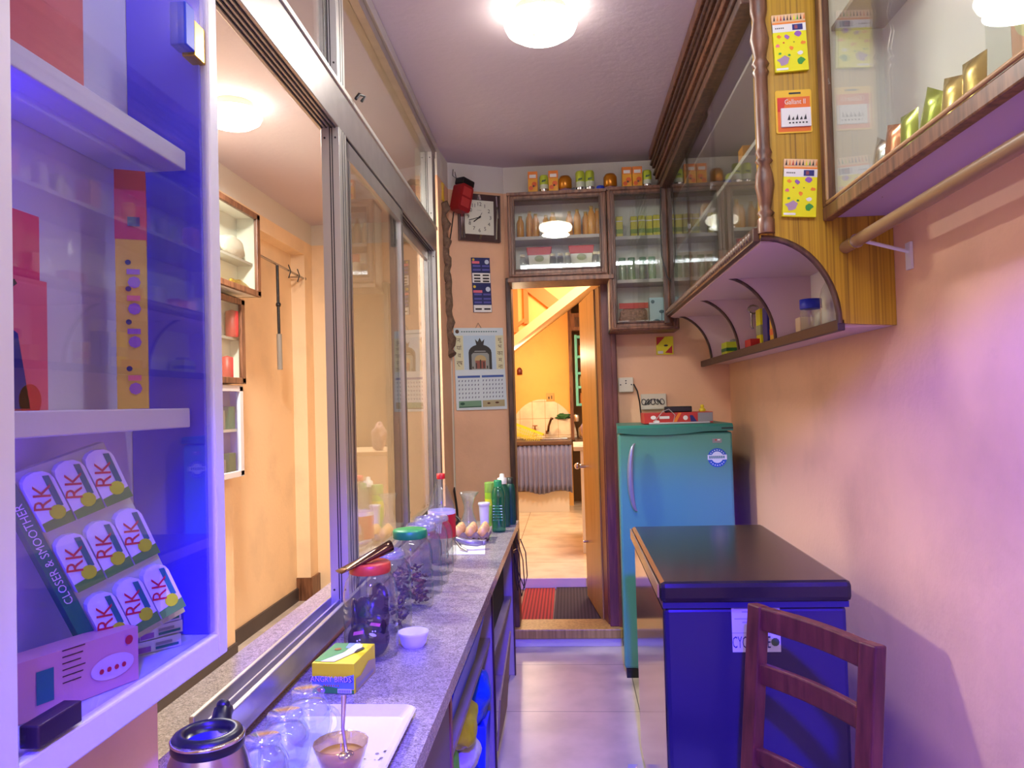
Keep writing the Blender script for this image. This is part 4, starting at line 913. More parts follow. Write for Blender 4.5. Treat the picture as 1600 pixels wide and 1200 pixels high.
# ------------------------------------------------------------------ right hand cabinets
rc = thing('long_wall_cabinet', 'long brown glass fronted wall cabinet with curved brackets on the right wall', 'cabinet', (.72, 3.1, 1.53))
XFc = .54
b = MB(inwhite).B(.88, .899, 2.18, 4.34, 1.55, 2.69).m(shelfm).B(XFc+.01, .88, 2.18, 4.12, 1.785, 1.80).B(XFc+.02, .88, 2.18, 4.12, 2.60, 2.69)
put('cabinet_body', b, rc)
put('shelf', MB(shelfm).B(.60, .879, 2.19, 4.12, 2.13, 2.145), rc)
put('shelf', MB(shelfm).B(.60, .879, 2.19, 4.12, 2.40, 2.412), rc)
# laminate end panel with concave curve
curve = [(.545+.205*math.sin(a), 1.545+.245*math.cos(a)) for a in [PI/2*i/14 for i in range(15)]]
pts = [(.899, 1.535), (.899, 2.69), (.545, 2.69)]+curve
def xz_prism(b, pts, y0, y1):
    n = len(pts); v = [(x, y0, z) for x, z in pts]+[(x, y1, z) for x, z in pts]
    b.add(v, [list(range(n)), list(range(n, 2*n))[::-1]]+[(i, n+i, n+(i+1) % n, (i+1) % n) for i in range(n)])
b = MB(lam); xz_prism(b, pts, 2.16, 2.18); put('end_panel', b, rc)
b = MB(darkwood); b.tube([(x, 2.166, z) for x, z in curve], .009, 8); put('curved_edge', b, rc)
lil = mat('pale_lilac_board', (222, 194, 196), .6)
for y in (2.82, 3.42, 4.06):
    # inner curved brackets
    c2 = [(.545, 1.785)]+curve+[(.752, 1.545)]
    b = MB(lil); xz_prism(b, [(.88, 1.55), (.88, 1.785)]+curve, y, y+.014)
    br = put('curved_bracket', b, rc)
    put('bracket_edge', MB(darkwood).tube([(x, y, z) for x, z in curve], .006, 6), br)
put('lower_shelf', MB(lil).B(.758, .899, 2.18, 4.34, 1.535, 1.550).m(mat('dark_lipping', (64, 42, 38), .5)).B(.742, .762, 2.16, 4.34, 1.525, 1.556), rc, bev=.002)
put('underside_board', MB(lil).B(XFc+.008, .879, 2.18, 4.12, 1.778, 1.785), rc)
# bottom rail with carved ornament
b = MB(darkwood).B(.528, .556, 2.18, 4.12, 1.783, 1.822)
rail = put('carved_rail', b, rc, bev=.003)
b = MB(mat('carved_grey_brown', (104, 84, 72), .45))
for i in range(56): b.ell((.528, 2.22+i*.034, 1.803), (.007, .015, .012), 8, 6)
put('carving', b, rail)
# cornice
b = MB(darkwood).B(.518, .57, 2.184, 4.18, 2.46, 2.54).m(wood).B(.504, .56, 2.184, 4.18, 2.54, 2.60).m(darkwood).B(.490, .56, 2.184, 4.18, 2.60, 2.65).m(wood).B(.474, .56, 2.184, 4.18, 2.65, 2.698)
b.m(darkwood)
for x, z in ((.516, 2.50), (.502, 2.57), (.488, 2.625)): b.tube([(x, 2.184, z), (x, 4.18, z)], .010, 8)
put('cornice', b, rc, bev=.004)
# turned corner post
def turned(x, y, z0, z1, r=.019):
    h = z1-z0
    prof = [(r*1.1, 0), (r*1.1, .06*h), (r*.7, .07*h), (r*1.15, .085*h), (r*.7, .10*h), (r*.8, .12*h), (r*1.25, .20*h), (r*1.1, .25*h), (r*.7, .29*h), (r*1.15, .305*h), (r*.75, .32*h), (r*1.1, .34*h), (r*.85, .36*h), (r*.85, .66*h), (r*1.1, .68*h), (r*.75, .70*h), (r*1.15, .715*h), (r*.75, .74*h), (r*1.25, .82*h), (r*.8, .90*h), (r*1.1, .94*h), (r*1.1, h)]
    return MB(wood).lathe(prof, (x, y, z0), 20)
put('turned_post', turned(.560, 2.160, 1.80, 2.46, .021), rc)
b = turned(.540, 4.085, 1.75, 2.46, .019); b.m(darkwood).B(.518, .535, 4.06, 4.10, 1.75, 2.46).B(.545, .562, 4.02, 4.06, 1.80, 2.46)
put('turned_post', b, rc)
# sliding glass doors
for y0, y1, x in ((2.19, 2.86, .545), (2.80, 3.46, .551), (3.40, 4.07, .545)):
    put('glass_pane', MB(cabglass).B(x, x+.004, y0, y1, 1.82, 2.47), rc)
# goods inside the cabinet
gb = None
for k in range(12):
    x, y = .70+.03*(k % 2), 2.35+k*.14
    m = [P('tin_lime', (170, 180, 70)), P('pack_orange', (214, 150, 60)), P('tin_grey', (170, 166, 156))][k % 3]
    b = MB(m)
    if k % 3 == 1: b.B(x-.03, x+.03, y-.035, y+.035, 2.146, 2.28)
    else: b.lathe([(.028, 0), (.03, .005), (.03, .11), (.024, .12), (.001, .121)], (x, y, 2.146), 18)
    tag(put('grocery_carton' if k % 3 == 1 else 'grocery_tin', b, origin=(x, y, 2.146)), f'{["lime","orange","grey"][k%3]} {"carton" if k%3==1 else "tin"} behind cabinet glass, {ORD[k]} from the near end of the middle shelf', 'carton' if k % 3 == 1 else 'tin', 'groceries behind the right cabinet glass')
for k in range(8):
    x, y = .70, 2.40+k*.2
    b = MB(P('clear_pack', (196, 190, 180))).B(x-.03, x+.03, y-.05, y+.05, 1.80, 1.93) if k % 2 else MB(P('clear_pack_red', (170, 80, 66))).B(x-.03, x+.03, y-.05, y+.05, 1.80, 1.90)
    tag(put('grocery_pack', b, origin=(x, y, 1.80), bev=.006), f'{"pale" if k%2 else "red"} packet, {ORD[k]} from the near end on the cabinet floor behind glass', 'packet', 'packets on the cabinet floor')
# black wire near the corner post
tag(put('corner_wire', MB(blackp).tube([(.515, 4.04, 2.46), (.508, 4.05, 2.30), (.510, 4.05, 2.10), (.530, 4.03, 1.99), (.550, 3.99, 1.95)], .003, 6), origin=(.51, 4.05, 2.1)), 'thin black wire looped down the corner post', 'wire')
# packs on the laminate panel
def pencil_pack(x, z, rot, lab):
    t = thing('colouring_pack', lab, 'pencil pack', (x, 2.155, z-.085), 'yellow pencil packs pinned to the laminate panel')
    M0 = Matrix.Translation((x, 2.152, z)) @ Matrix.Rotation(rot, 4, 'Y') @ FR((0, 0, 0))
    b = MB(yellow); b.M = M0; b.B(-.045, .045, -.080, .055, -.006, .004)
    b.m(whitep).B(-.045, .045, .030, .055, -.0062, .0042); b.m(P('pack_cream', (236, 196, 150))).B(-.045, .045, .055, .080, -.006, .002); put('pack_body', b, t)
    b = MB(orangep); b.M = M0; b.rect(-.045, .045, .052, .057, .0046).m(navy).rect(.008, .036, .033, .049, .005).m(P('thumb', (150, 70, 80))).rect(.014, .022, .036, .046, .0054).m(blackp)
    for i in range(5): b.rect(-.038+i*.005, -.035+i*.005, .039, .0425, .005)
    cols = [blackp, orangep, red, navy, brownp, blackp, yellow, green, blackp, orangep]
    for i, m in enumerate(cols): b.m(m).poly([(-.042+i*.009, .062), (-.037+i*.009, .062), (-.0385+i*.009, .078)], .0045)
    rnd = random.Random(2)
    for u, v_, m, r in ((-.03, .018, orangep, .006), (-.008, .016, purplep, .008), (.022, .022, purplep, .009), (-.035, -.008, pinkp, .006), (.035, -.004, orangep, .007), (.002, -.016, orangep, .007), (-.02, -.05, P('hippo_grey', (170, 140, 170)), .018), (.024, -.032, whitep, .008), (.024, -.052, green, .012), (-.03, -.03, green, .005), (-.005, -.036, green, .004), (.01, .0, blackp, .002), (-.018, -.0, red, .003)):
        b.m(m).poly([(u+r*rnd.uniform(.7, 1.2)*math.cos(2*PI*i/9), v_+r*rnd.uniform(.5, 1)*math.sin(2*PI*i/9)) for i in range(9)], .0048)
    b.m(whitep).rect(-.042, -.01, -.076, -.070, .005)
    put('pack_print', b, t)
pencil_pack(.640, 2.325, math.radians(-2), 'yellow pencil pack pinned highest on the laminate panel')
pencil_pack(.652, 1.920, math.radians(4), 'yellow pencil pack pinned lowest on the laminate panel')
t = thing('razor_blister', 'orange and red blister card with white pack at mid height on the laminate panel', 'blister card', (.645, 2.155, 2.075))
b = MB(P('blister_yellow', (236, 190, 50))); b.M = FR((.645, 2.157, 2.135)); b.prism(rrect(-.049, .049, -.060, .060, .006), -.002, .001)
b.m(P('blister_orange', (228, 110, 40))).rect(-.044, .044, -.056, .040, .002).m(P('blister_red', (206, 40, 30))).poly([(-.044, .0), (-.044, .038), (-.018, .038), (-.030, .0)], .0026).m(blackp).rect(-.012, .02, .048, .053, .002).m(whitep).text('Gallant II', .020, .004, .026, .003, .80)
b.m(whitep).B(-.036, .044, -.044, .008, .001, .008).m(blackp)
for i in range(5): b.poly([(-.02+i*.011, -.026), (-.012+i*.011, -.026), (-.014+i*.011, -.010-.006*(i % 2))], .0088)
for i in range(6): b.rect(-.016+i*.009, -.011+i*.009, -.036, -.032, .0088)
put('card_body', b, t)
# near cabinet -------------------------------------------------------
nc = thing('near_wall_cabinet', 'brown framed glass cabinet nearest on the right wall above the pipe', 'cabinet', (.81, 1.1, 1.84))
b = MB(inwhite).B(.885, .899, .10, 2.155, 1.84, 2.69).B(.735, .885, 2.14, 2.158, 1.84, 2.69).B(.735, .885, .10, .115, 1.84, 2.69).m(mat('lilac_underside', (200, 180, 210), .5)).B(.73, .899, .10, 2.158, 1.836, 1.85)
put('cabinet_body', b, nc)
b = MB(wood).B(.712, .74, .08, 2.158, 1.826, 1.862).B(.712, .74, 2.125, 2.158, 1.862, 2.69).B(.712, .74, .08, .12, 1.862, 2.69).B(.712, .74, .12, 2.125, 2.64, 2.69)
b.m(P('beading_tan', (170, 130, 84))).B(.708, .716, .10, 2.120, 1.862, 1.872).B(.708, .716, 2.108, 2.120, 1.872, 2.64)
put('front_frame', b, nc, bev=.004)
put('glass_pane', MB(cabglass).B(.724, .728, 1.25, 2.112, 1.868, 2.64), nc); put('glass_pane', MB(cabglass).B(.732, .736, .12, 1.36, 1.868, 2.64), nc)
put('shelf', MB(shelfm).B(.745, .884, .12, 2.13, 2.34, 2.352), nc)
def pouch(x, y, z, m, lab, grp, ry=0, s=1, name='snack_pouch'):
    b = MB(m); v = []; f = []
    for j in range(9):
        for i in range(7):
            u = -1+2*i/6; w = -1+2*j/8; th = .014*s*(1-u*u)*(1-w**4)**.5 if abs(w) < 1 else 0
            v.append((th, u*.045*s, (w+1)*.065*s))
    k = len(v); v += [(-a, b_, c) for a, b_, c in v]
    for j in range(8):
        for i in range(6): q = [j*7+i, j*7+i+1, (j+1)*7+i+1, (j+1)*7+i]; f.append(q); f.append([k+a for a in q[::-1]])
    b.add(v, f, True); o = put(name, b, origin=(0, 0, 0)); o.location = (x, y, z); o.rotation_euler = (ry, 0, 0); tag(o, lab, 'pouch', grp); return o
foils = [mat('lime_foil', (160, 170, 50), .25, .4), mat('gold_pouch', (200, 170, 90), .25, .6), mat('copper_pouch', (190, 120, 80), .25, .5), silverfoil]
for k, (y, z, fo) in enumerate(((1.99, 1.855, 3), (1.90, 1.86, 2), (1.80, 1.855, 0), (1.72, 1.87, 0), (1.62, 1.855, 1), (1.52, 1.855, 1))):
    pouch(.79, y, z, foils[fo], f'{["lime green","gold","copper","silver"][fo]} foil pouch, {ORD[k]} from the laminate panel on the near cabinet floor', 'pouches in the near cabinet', .5-.2*(k % 3), 1.0)
t = thing('noodle_packet', 'orange and yellow packet with oval label behind the near cabinet glass', 'packet', (.78, 1.30, 1.852))
b = MB(P('noodle_orange', (226, 150, 90))); b.B(.77, .80, 1.20, 1.36, 1.852, 2.06); put('packet_body', b, t, bev=.01)
b = MB(P('noodle_oval', (214, 206, 120))); b.M = FL((.7695, 1.28, 1.96)) ; b.M = face((.7695, 1.28, 1.97), (0, -1, 0), (0, 0, 1)); b.disc(0, 0, .06, .001, 20, .045).m(P('noodle_green', (60, 120, 60))); b.rect(-.035, .035, -.012, .012, .002); put('oval_label', b, t)

# curtain pipe under the near cabinet
t = thing('wall_pipe', 'tan painted pipe running along the right wall below the cabinet', 'pipe', (.775, 1.2, 1.76))
pm = mat('tan_painted_pipe', (150, 118, 80), .35)
put('pipe', MB(pm).tube([(.770, 2.158, 1.752), (.772, 1.2, 1.765), (.775, .1, 1.775)], .0165, 14), t)
put('collar', MB(chrome).tube([(.7705, 2.075, 1.753), (.7705, 2.085, 1.753)], .019, 14), t)
put('bracket', MB(white).tube([(.772, 2.06, 1.752), (.83, 2.06, 1.735), (.899, 2.06, 1.715)], .005, 8).B(.892, .899, 2.045, 2.075, 1.67, 1.74), t)
# goods on the lower little shelf
ZS = 1.551
t = thing('plastic_jar', 'clear jar with blue lid on the small curved shelf', 'jar', (.815, 2.62, ZS))
put('jar_body', MB(jarglass).lathe([(.028, 0), (.033, .005), (.034, .075), (.030, .088)], (.815, 2.62, ZS), 24), t); put('lid', MB(mat('blue_lid', (30, 50, 190), .4)).lathe([(.034, .086), (.035, .088), (.035, .118), (.001, .119)], (.815, 2.62, ZS), 24), t)
t = thing('water_bottle', 'clear empty plastic bottle right of the blue lidded jar', 'bottle', (.81, 2.42, ZS))
b = MB(jarglass); b.open = True; b.lathe([(.025, 0), (.028, .006), (.028, .10), (.022, .125), (.011, .145), (.010, .165)], (.81, 2.42, ZS), 22); put('bottle_body', b, t); put('bottle_cap', MB(P('cap_blue_grey', (90, 110, 140))).lathe([(.012, .16), (.012, .176), (.001, .176)], (.81, 2.42, ZS), 16), t)
def sbx(name, lab, m, x, y, w, d, h, m2=None):
    b = MB(m).B(x-d/2, x+d/2, y-w/2, y+w/2, ZS, ZS+h)
    if m2: b.m(m2).B(x-d/2-.001, x+d/2-.01, y-w/2-.001, y+w/2+.001, ZS+h*.35, ZS+h*.6)
    tag(put(name, b, origin=(x, y, ZS), bev=.002), lab, 'box')
sbx('paper_bundle', 'crumpled cream paper bundle left of the blue lidded jar', creamp, .83, 2.74, .05, .05, .07)
sbx('medicine_box', 'dark blue tall box standing against the curved bracket', mat('deep_blue_box', (26, 26, 130), .4), .83, 3.18, .07, .05, .16)
sbx('tea_box', 'yellow tall box behind the dark blue box on the curved shelf', yellow, .84, 3.33, .07, .05, .17, P('tea_grey', (160, 160, 120)))
sbx('match_box', 'small yellow box with red dots beside the dark blue box', P('match_yellow', (226, 180, 40)), .81, 3.02, .06, .04, .10, P('match_orange', (226, 110, 40)))
sbx('red_pack', 'red bag on the small curved shelf in front of the yellow box', red, .80, 3.36, .10, .05, .045)
sbx('green_box', 'green and lime box at the far end of the curved shelf', P('lime_box', (190, 210, 40)), .81, 3.86, .12, .07, .07, P('deep_green', (20, 110, 50)))
sbx('grey_cup_stack', 'grey cups standing behind the green and lime box', greyp, .85, 3.93, .06, .05, .09)
b = MB(steel); b.M = FR((.82, 3.40, 1.70)) if 0 else FR((.815, 3.405, 1.70)); 
b.tube([(.022*math.cos(a), .03+.018*math.sin(a), .004) for a in [2*PI*i/12 for i in range(13)]], .004, 6, False).tube([(-.010, .014, .004), (-.012, -.045, .004), (-.004, -.055, .004)], .005, 6).tube([(.010, .014, .004), (.012, -.04, .004)], .005, 6)
tag(put('bottle_opener', b, origin=(.815, 3.40, 1.70)), 'steel bottle opener hanging on the curved bracket', 'opener')

# ------------------------------------------------------------------ back wall bits
t = thing('wall_packet', 'small yellow and red packet stuck on the wall above the socket', 'packet', (.548, 4.345, 1.60))
b = MB(yellow).B(.500, .594, 4.338, 4.3495, 1.60, 1.70); put('packet_body', b, t)
b = MB(red); b.M = FR((.547, 4.337, 1.65)); b.poly([(-.046, .0), (.0, .048), (-.046, .048)], .001).poly([(-.0, -.04), (.04, -.045), (.04, .0)], .001).m(blackp).disc(.006, .0, .012, .0015, 10, .005).m(whitep).rect(-.04, -.01, -.045, -.03); put('packet_print', b, t)
t = thing('power_socket', 'white round pin power socket on the wall beside the door', 'socket', (.323, 4.34, 1.39))
put('socket_plate', MB(mat('ivory_plastic', (226, 220, 200), .4)).B(.283, .366, 4.325, 4.3495, 1.395, 1.478), t, bev=.006)
b = MB(blackp); b.M = FR((.324, 4.3245, 1.437)); [b.disc(u, v_, .004, .0008, 8) for u, v_ in ((0, .022), (-.0, .008), (-.03, .0), (.03, .0))]; put('socket_holes', b, t)
t = thing('switch_board', 'ivory switch board with dark wiring loops above the refrigerator', 'switch board', (.474, 4.34, 1.295))
put('board', MB(mat('ivory_plastic')).B(.404, .545, 4.325, 4.3495, 1.295, 1.382), t, bev=.004)
b = MB(mat('dark_wire_loops', (60, 56, 60), .5)); b.M = FR((.474, 4.322, 1.338))
for i in range(7): b.tube([(-.055+i*.017+.012*math.cos(a), .016*math.sin(a+i), .003*(i % 2)) for a in [2*PI*j/8 for j in range(9)]], .0022, 5, False)
put('wire_loops', b, t)
tag(put('socket_wire', MB(blackp).tube([(.366, 4.32, 1.44), (.385, 4.315, 1.40), (.395, 4.315, 1.34), (.400, 4.315, 1.28), (.405, 4.315, 1.20)], .004, 6), origin=(.39, 4.32, 1.3)), 'black wire from the socket down behind the refrigerator', 'wire')

# ------------------------------------------------------------------ refrigerator
fr = thing('refrigerator', 'teal single door refrigerator standing against the back wall', 'refrigerator', (.515, 4.05, 0))
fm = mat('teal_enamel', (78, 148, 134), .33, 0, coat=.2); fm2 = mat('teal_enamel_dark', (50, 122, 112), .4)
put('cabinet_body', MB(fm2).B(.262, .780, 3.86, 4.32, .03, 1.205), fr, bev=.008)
put('door', MB(fm).B(.237, .788, 3.795, 3.853, .045, 1.185), fr, bev=.012)
b = MB(fm2); v = []; f = []; nn = 16
for i in range(nn+1):
    x = .234+.557*i/nn; zb = 1.190-.014*math.sin(PI*min(1, i/nn*1.3)) if i/nn < .77 else 1.190
    xb = max(x, .262); v += [(x, 3.785, zb), (x, 3.785, 1.212), (x, 3.80, 1.225), (xb, 4.32, 1.225), (xb, 4.32, 1.206), (x, 3.80, 1.19)]
for i in range(nn):
    for k in range(6): f.append((i*6+k, i*6+(k+1) % 6, (i+1)*6+(k+1) % 6, (i+1)*6+k))
f += [[0, 1, 2, 3, 4, 5][::-1], [nn*6+k for k in range(6)]]
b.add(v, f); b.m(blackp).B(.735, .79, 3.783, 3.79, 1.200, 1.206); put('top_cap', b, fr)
put('kick_plate', MB(black).B(.245, .783, 3.80, 3.86, 0, .045).B(.27, .775, 3.86, 4.30, 0, .045), fr)
hp = [(.318+.030*(math.cos(a)*-1), 3.775-.012*math.cos(a), .975+.163*math.sin(a)) for a in [-PI/2+PI*i/14 for i in range(15)]]
put('handle', MB(mat('silver_lilac', (150, 156, 176), .3, .5)).tube(hp, [.003+.012*math.cos(-PI/2+PI*i/14) for i in range(15)], 12), fr)
b = MB(P('sticker_blue', (20, 90, 190), .3)); b.M = FR((.712, 3.7945, 1.060)); b.disc(0, 0, .046, .0008, 32).m(P('sticker_white', (214, 230, 240), .3)).disc(0, .002, .028, .0012, 24).rect(-.046, .046, -.010, .014, .0014).m(P('sticker_teal', (40, 120, 130), .3))
for i in range(8): b.rect(-.038+i*.0095, -.032+i*.0095, -.004, .009, .0018)
b.m(P('sticker_white'))
for a in [PI*.2+PI*.6*i/6 for i in range(7)]: b.disc(.037*math.cos(a), .037*math.sin(a), .003, .0018, 6).disc(.037*math.cos(a), -.037*math.sin(a), .003, .0018, 6)
put('round_sticker', b, fr)
b = MB(greyp); b.M = FR((.714, 3.7945, 1.143)); b.rect(-.022, .022, -.011, .009, .0008).m(red).disc(-.006, .003, .004, .0014, 8).m(whitep).rect(.002, .014, .0, .006, .0014); put('badge', b, fr)
# on the refrigerator
t = thing('stationery_box', 'long red and white printed box lying on the refrigerator', 'box', (.55, 3.98, 1.226))
put('box_body', MB(P('box_red', (190, 50, 44))).B(.378, .718, 3.90, 4.08, 1.228, 1.282).m(P('box_silver', (190, 190, 200))).B(.40, .70, 3.885, 3.90, 1.226, 1.234), t, bev=.002)
b = MB(whitep); b.M = FR((.548, 3.8985, 1.255)); b.disc(-.125, .004, .014, .0012, 10, .010).disc(-.11, -.016, .016, .001, 10, .007).rect(-.095, -.045, -.003, .010).disc(.034, .0, .012, .001, 12).m(orangep).poly([(-.03, -.02), (-.01, -.02), (.015, .025), (.0, .025)], .001).m(navy).poly([(.06, -.02), (.09, -.02), (.07, .012), (.055, .012)], .001).m(greyp).rect(.095, .168, -.02, .024); put('box_print', b, t)
tag(put('black_device', MB(black).prism([(.482, 3.92), (.62, 3.92), (.60, 4.05), (.495, 4.05)], 1.283, 1.312), origin=(.55, 3.98, 1.283), bev=.004), 'flat black device on top of the red printed box', 'device')
t = thing('toy_figurine', 'tiny yellow figurine on the red box on the refrigerator', 'figurine', (.680, 3.98, 1.283))
put('body', MB(P('toy_yellow', (220, 200, 40))).lathe([(.016, 0), (.018, .008), (.010, .018), (.001, .02)], (.680, 3.98, 1.283), 14), t)
put('head', MB(P('toy_yellow')).ell((.680, 3.98, 1.309), (.010, .009, .010)), t)
tag(put('thin_cable', MB(mat('grey_cable', (180, 180, 180), .4)).tube([(.42, 3.89, 1.232), (.47, 3.885, 1.29), (.50, 3.89, 1.30), (.53, 3.888, 1.27), (.52, 3.886, 1.236)], .0018, 5), origin=(.47, 3.89, 1.232)), 'thin pale cable looped over the red printed box', 'cable')

# ------------------------------------------------------------------ chest freezer
fz = thing('chest_freezer', 'dark blue chest freezer with a glossy lid by the right wall', 'freezer', (.47, 2.5, 0))
fbm = mat('dark_freezer_enamel', (52, 46, 92), .24, .3); fbl = mat('dark_freezer_lid', (50, 44, 48), .16, .35)
put('freezer_body', MB(fbm).B(.236, .706, 2.065, 2.955, .05, .80), fz, bev=.012)
fside = put('side_panel', MB(mat('polished_side', (120, 112, 110), .12, .9)).B(.2335, .2355, 2.085, 2.94, .06, .79), fz)
lid = put('lid', MB(fbl).B(.224, .716, 2.045, 2.965, .815, .870), fz, bev=.014)
put('lid_seal', MB(mat('blue_black_seal', (34, 30, 90), .3)).B(.232, .708, 2.056, 2.958, .80, .816), fz)
put('lid_trim', MB(mat('brass_trim', (190, 160, 110), .3, .6)).B(.2195, .224, 2.06, 2.95, .828, .862), lid)
put('caster', MB(black).B(.27, .32, 2.10, 2.15, 0, .05).B(.62, .67, 2.10, 2.15, 0, .05).B(.27, .32, 2.86, 2.91, 0, .05).B(.62, .67, 2.86, 2.91, 0, .05), fz)
b = MB(P('sticker_paper', (196, 196, 214))); b.M = FR((.472, 2.0645, .745)); b.rect(-.062, .062, -.062, .062, .0006)
b.m(P('sticker_ink', (150, 150, 186))); [b.rect(-.055+.02*(i % 3), -.01+.012*(i % 2), .05-i*.009, .053-i*.009, .001) for i in range(6)]
b.rect(-.062, .062, -.013, -.011, .001)
b.m(navy).text('CYCL', .044, -.038, -.038, .001, .44).text('RE', .044, .026, -.038, .001, .44).m(P('sticker_green', (70, 90, 70))).disc(.048, -.036, .011, .001, 10)
put('sticker', b, fz)
# torn tape on floor
b = MB(mat('clear_film', (190, 176, 200), .15, .2)); rnd = random.Random(3)
for i in range(7): y = 2.25+i*.09; b.quad((.175+rnd.uniform(-.01, .01), y, .002), (.215+rnd.uniform(-.02, .01), y+.02, .006), (.21+rnd.uniform(-.02, .01), y+.11, .003), (.18, y+.1, .002+rnd.uniform(0, .012)))
tag(put('plastic_film', b, origin=(.19, 2.5, 0)), 'torn strip of clear film on the floor beside the freezer', 'film')

# ------------------------------------------------------------------ chair
ch = thing('wooden_chair', 'dark reddish wooden chair in front of the freezer, back towards the wall', 'chair', (.40, 1.60, 0))
L0 = Vector((.425, 1.90, 0)); R0 = Vector((.578, 1.60, 0)); dn = (R0-L0).normalized(); sd = Vector((dn.y, -dn.x, 0))   # sd points to the seat side (-x)
if sd.x > 0: sd = -sd
def bp(p, z): # raked back: above the seat the post leans away from the seat
    return p + (-sd)*(max(0, z-.43)*.10) + sd*.02 + Vector((0, 0, z))
for p, nm in ((L0, 'leg'), (R0, 'leg')):
    b = MB(chairwood); zz = [0, .43, .845]
    for a, c in ((0, .43), (.43, .845)): b.bar(bp(p, a), bp(p, c+.002), .044, .032, sd)
    put('rear_leg', b, ch, bev=.004)
def rail_(z, h, th=.02, over=0):
    a, c = bp(L0, z)-dn*over, bp(R0, z)+dn*over
    v = []; f = []; n = 10
    for i in range(n+1):
        q = a.lerp(c, i/n)+(-sd)*.018*math.sin(PI*i/n)
        for sx_, sz in ((-1, -1), (1, -1), (1, 1), (-1, 1)): v.append(q+sd*sx_*th/2+Vector((0, 0, sz*h/2)))
    for i in range(n):
        for k in range(4): f.append((i*4+k, i*4+(k+1) % 4, (i+1)*4+(k+1) % 4, (i+1)*4+k))
    f += [(3, 2, 1, 0), (n*4, n*4+1, n*4+2, n*4+3)]
    return MB(chairwood).add(v, f)
put('top_rail', rail_(.818, .055, .026), ch, bev=.004); put('middle_rail', rail_(.690, .050, .018), ch, bev=.004)
put('lower_rail', rail_(.50, .04, .018), ch, bev=.004)
FLp = [L0+sd*.38-dn*.01, R0+sd*.38+dn*.01]
b = MB(chairwood); c4 = [L0+sd*.0, R0+sd*.0, FLp[1]+sd*.02, FLp[0]+sd*.02]; b.prism([(p.x, p.y) for p in c4], .415, .437); put('seat', b, ch, bev=.006)
for p in FLp: put('front_leg', MB(chairwood).bar(p, p+Vector((0, 0, .415)), .036, .036, sd), ch, bev=.004)
b = MB(chairwood)
for a, c in ((L0, FLp[0]), (R0, FLp[1]), (FLp[0], FLp[1]), (L0, R0)): b.bar(a+sd*.01+Vector((0, 0, .385)), c+sd*.0+Vector((0, 0, .385)), .02, .055)
for a, c in ((L0, FLp[0]), (R0, FLp[1])): b.bar(a+Vector((0, 0, .18)), c+Vector((0, 0, .18)), .018, .03)
put('apron', b, ch, bev=.003)

# ------------------------------------------------------------------ left room things
def left_cabinet(y1, z0, z1, label, y0=3.2, depth=.10, m=wood, lining=inwhite, x=-1.85):
    t = thing('wall_showcase', label, 'cabinet', (x+.05, (y0+y1)/2, z0))
    X0, X1 = x, x+depth
    b = MB(lining).B(X0, X0+.01, y0, y1, z0, z1).B(X0, X1, y0, y1, z0, z0+.015).B(X0, X1, y0, y1, z1-.015, z1).B(X0, X1, y1-.015, y1, z0, z1).B(X0, X1, y0, y0+.015, z0, z1); put('case_body', b, t)
    b = MB(m).B(X1, X1+.02, y0, y1, z0-.003, z0+.03).B(X1, X1+.02, y0, y1, z1-.03, z1+.003).B(X1, X1+.02, y1-.045, y1, z0, z1).B(X1, X1+.02, y0, y0+.045, z0, z1); put('front_frame', b, t, bev=.003)
    put('glass_pane', MB(cabglass).B(X1+.006, X1+.010, y0+.04, y1-.04, z0+.025, z1-.025), t); return t
X2 = -1.845
left_cabinet(4.21, 1.99, 2.45, 'upper brown framed showcase on the left room wall', depth=.12)
left_cabinet(4.10, 1.50, 1.957, 'middle brown framed showcase on the left room wall', depth=.07)
left_cabinet(4.08, 1.00, 1.485, 'lower white framed showcase on the left room wall', depth=.06, m=whitepaint, lining=mat('violet_lining', (120, 110, 210), .5))
p = lamp('AREA', 'showcase_led', (0, 0, .25), .8, (.15, .08, 1), shape='RECTANGLE', size=.05, size_y=.4); p.rotation_euler = (math.radians(90), 0, 0); p.parent = D.objects['wall_showcase.002']
put('case_shelf', MB(whitepaint).B(-1.838, -1.795, 3.22, 4.06, 1.24, 1.255), D.objects['wall_showcase.002'])
for k, (y, z) in enumerate(((4.00, 1.256), (3.88, 1.256), (4.00, 1.016), (3.88, 1.016))):
    tag(put('medicine_carton', MB([tealp, greyp, P('pk_green', (70, 110, 80)), greyp][k]).B(-1.838, -1.80, y-.04, y+.04, z, z+[.12, .10, .11, .08][k]), origin=(-1.82, y, z), bev=.003), ['teal carton, far one on the upper shelf of the lower left showcase', 'grey carton, near one on the upper shelf of the lower left showcase', 'green carton, far one at the bottom of the lower left showcase', 'grey carton, near one at the bottom of the lower left showcase'][k], 'carton', 'cartons in the lower left showcase')
for k, (y, z) in enumerate(((4.02, 1.749), (3.95, 1.516))):
    tag(put('red_jar', MB(P('jar_red', (170, 50, 50))).lathe([(.03, 0), (.032, .01), (.032, .12), (.001, .13)] if k else [(.03, 0), (.034, .01), (.034, .14), (.001, .15)], (-1.80, y, z), 16), origin=(-1.80, y, z)), ['red jar, upper one in the middle left showcase', 'red jar, lower one in the middle left showcase'][k], 'jar', 'red jars in the middle left showcase')
put('case_shelf', MB(shelfm).B(-1.838, -1.79, 3.25, 4.08, 1.735, 1.748), D.objects['wall_showcase.001'])
tag(put('fabric_roll', blob(mat('cream_fabric', (214, 204, 190), .8, bump=.4), (-1.79, 4.02, 2.24), (.035, .14, .06), .12, 31), origin=(-1.8, 4.02, 2.18)), 'folded cream cloth on the shelf of the upper left showcase', 'cloth')
put('case_shelf', MB(shelfm).B(-1.838, -1.75, 3.25, 4.19, 2.165, 2.178), D.objects['wall_showcase'])
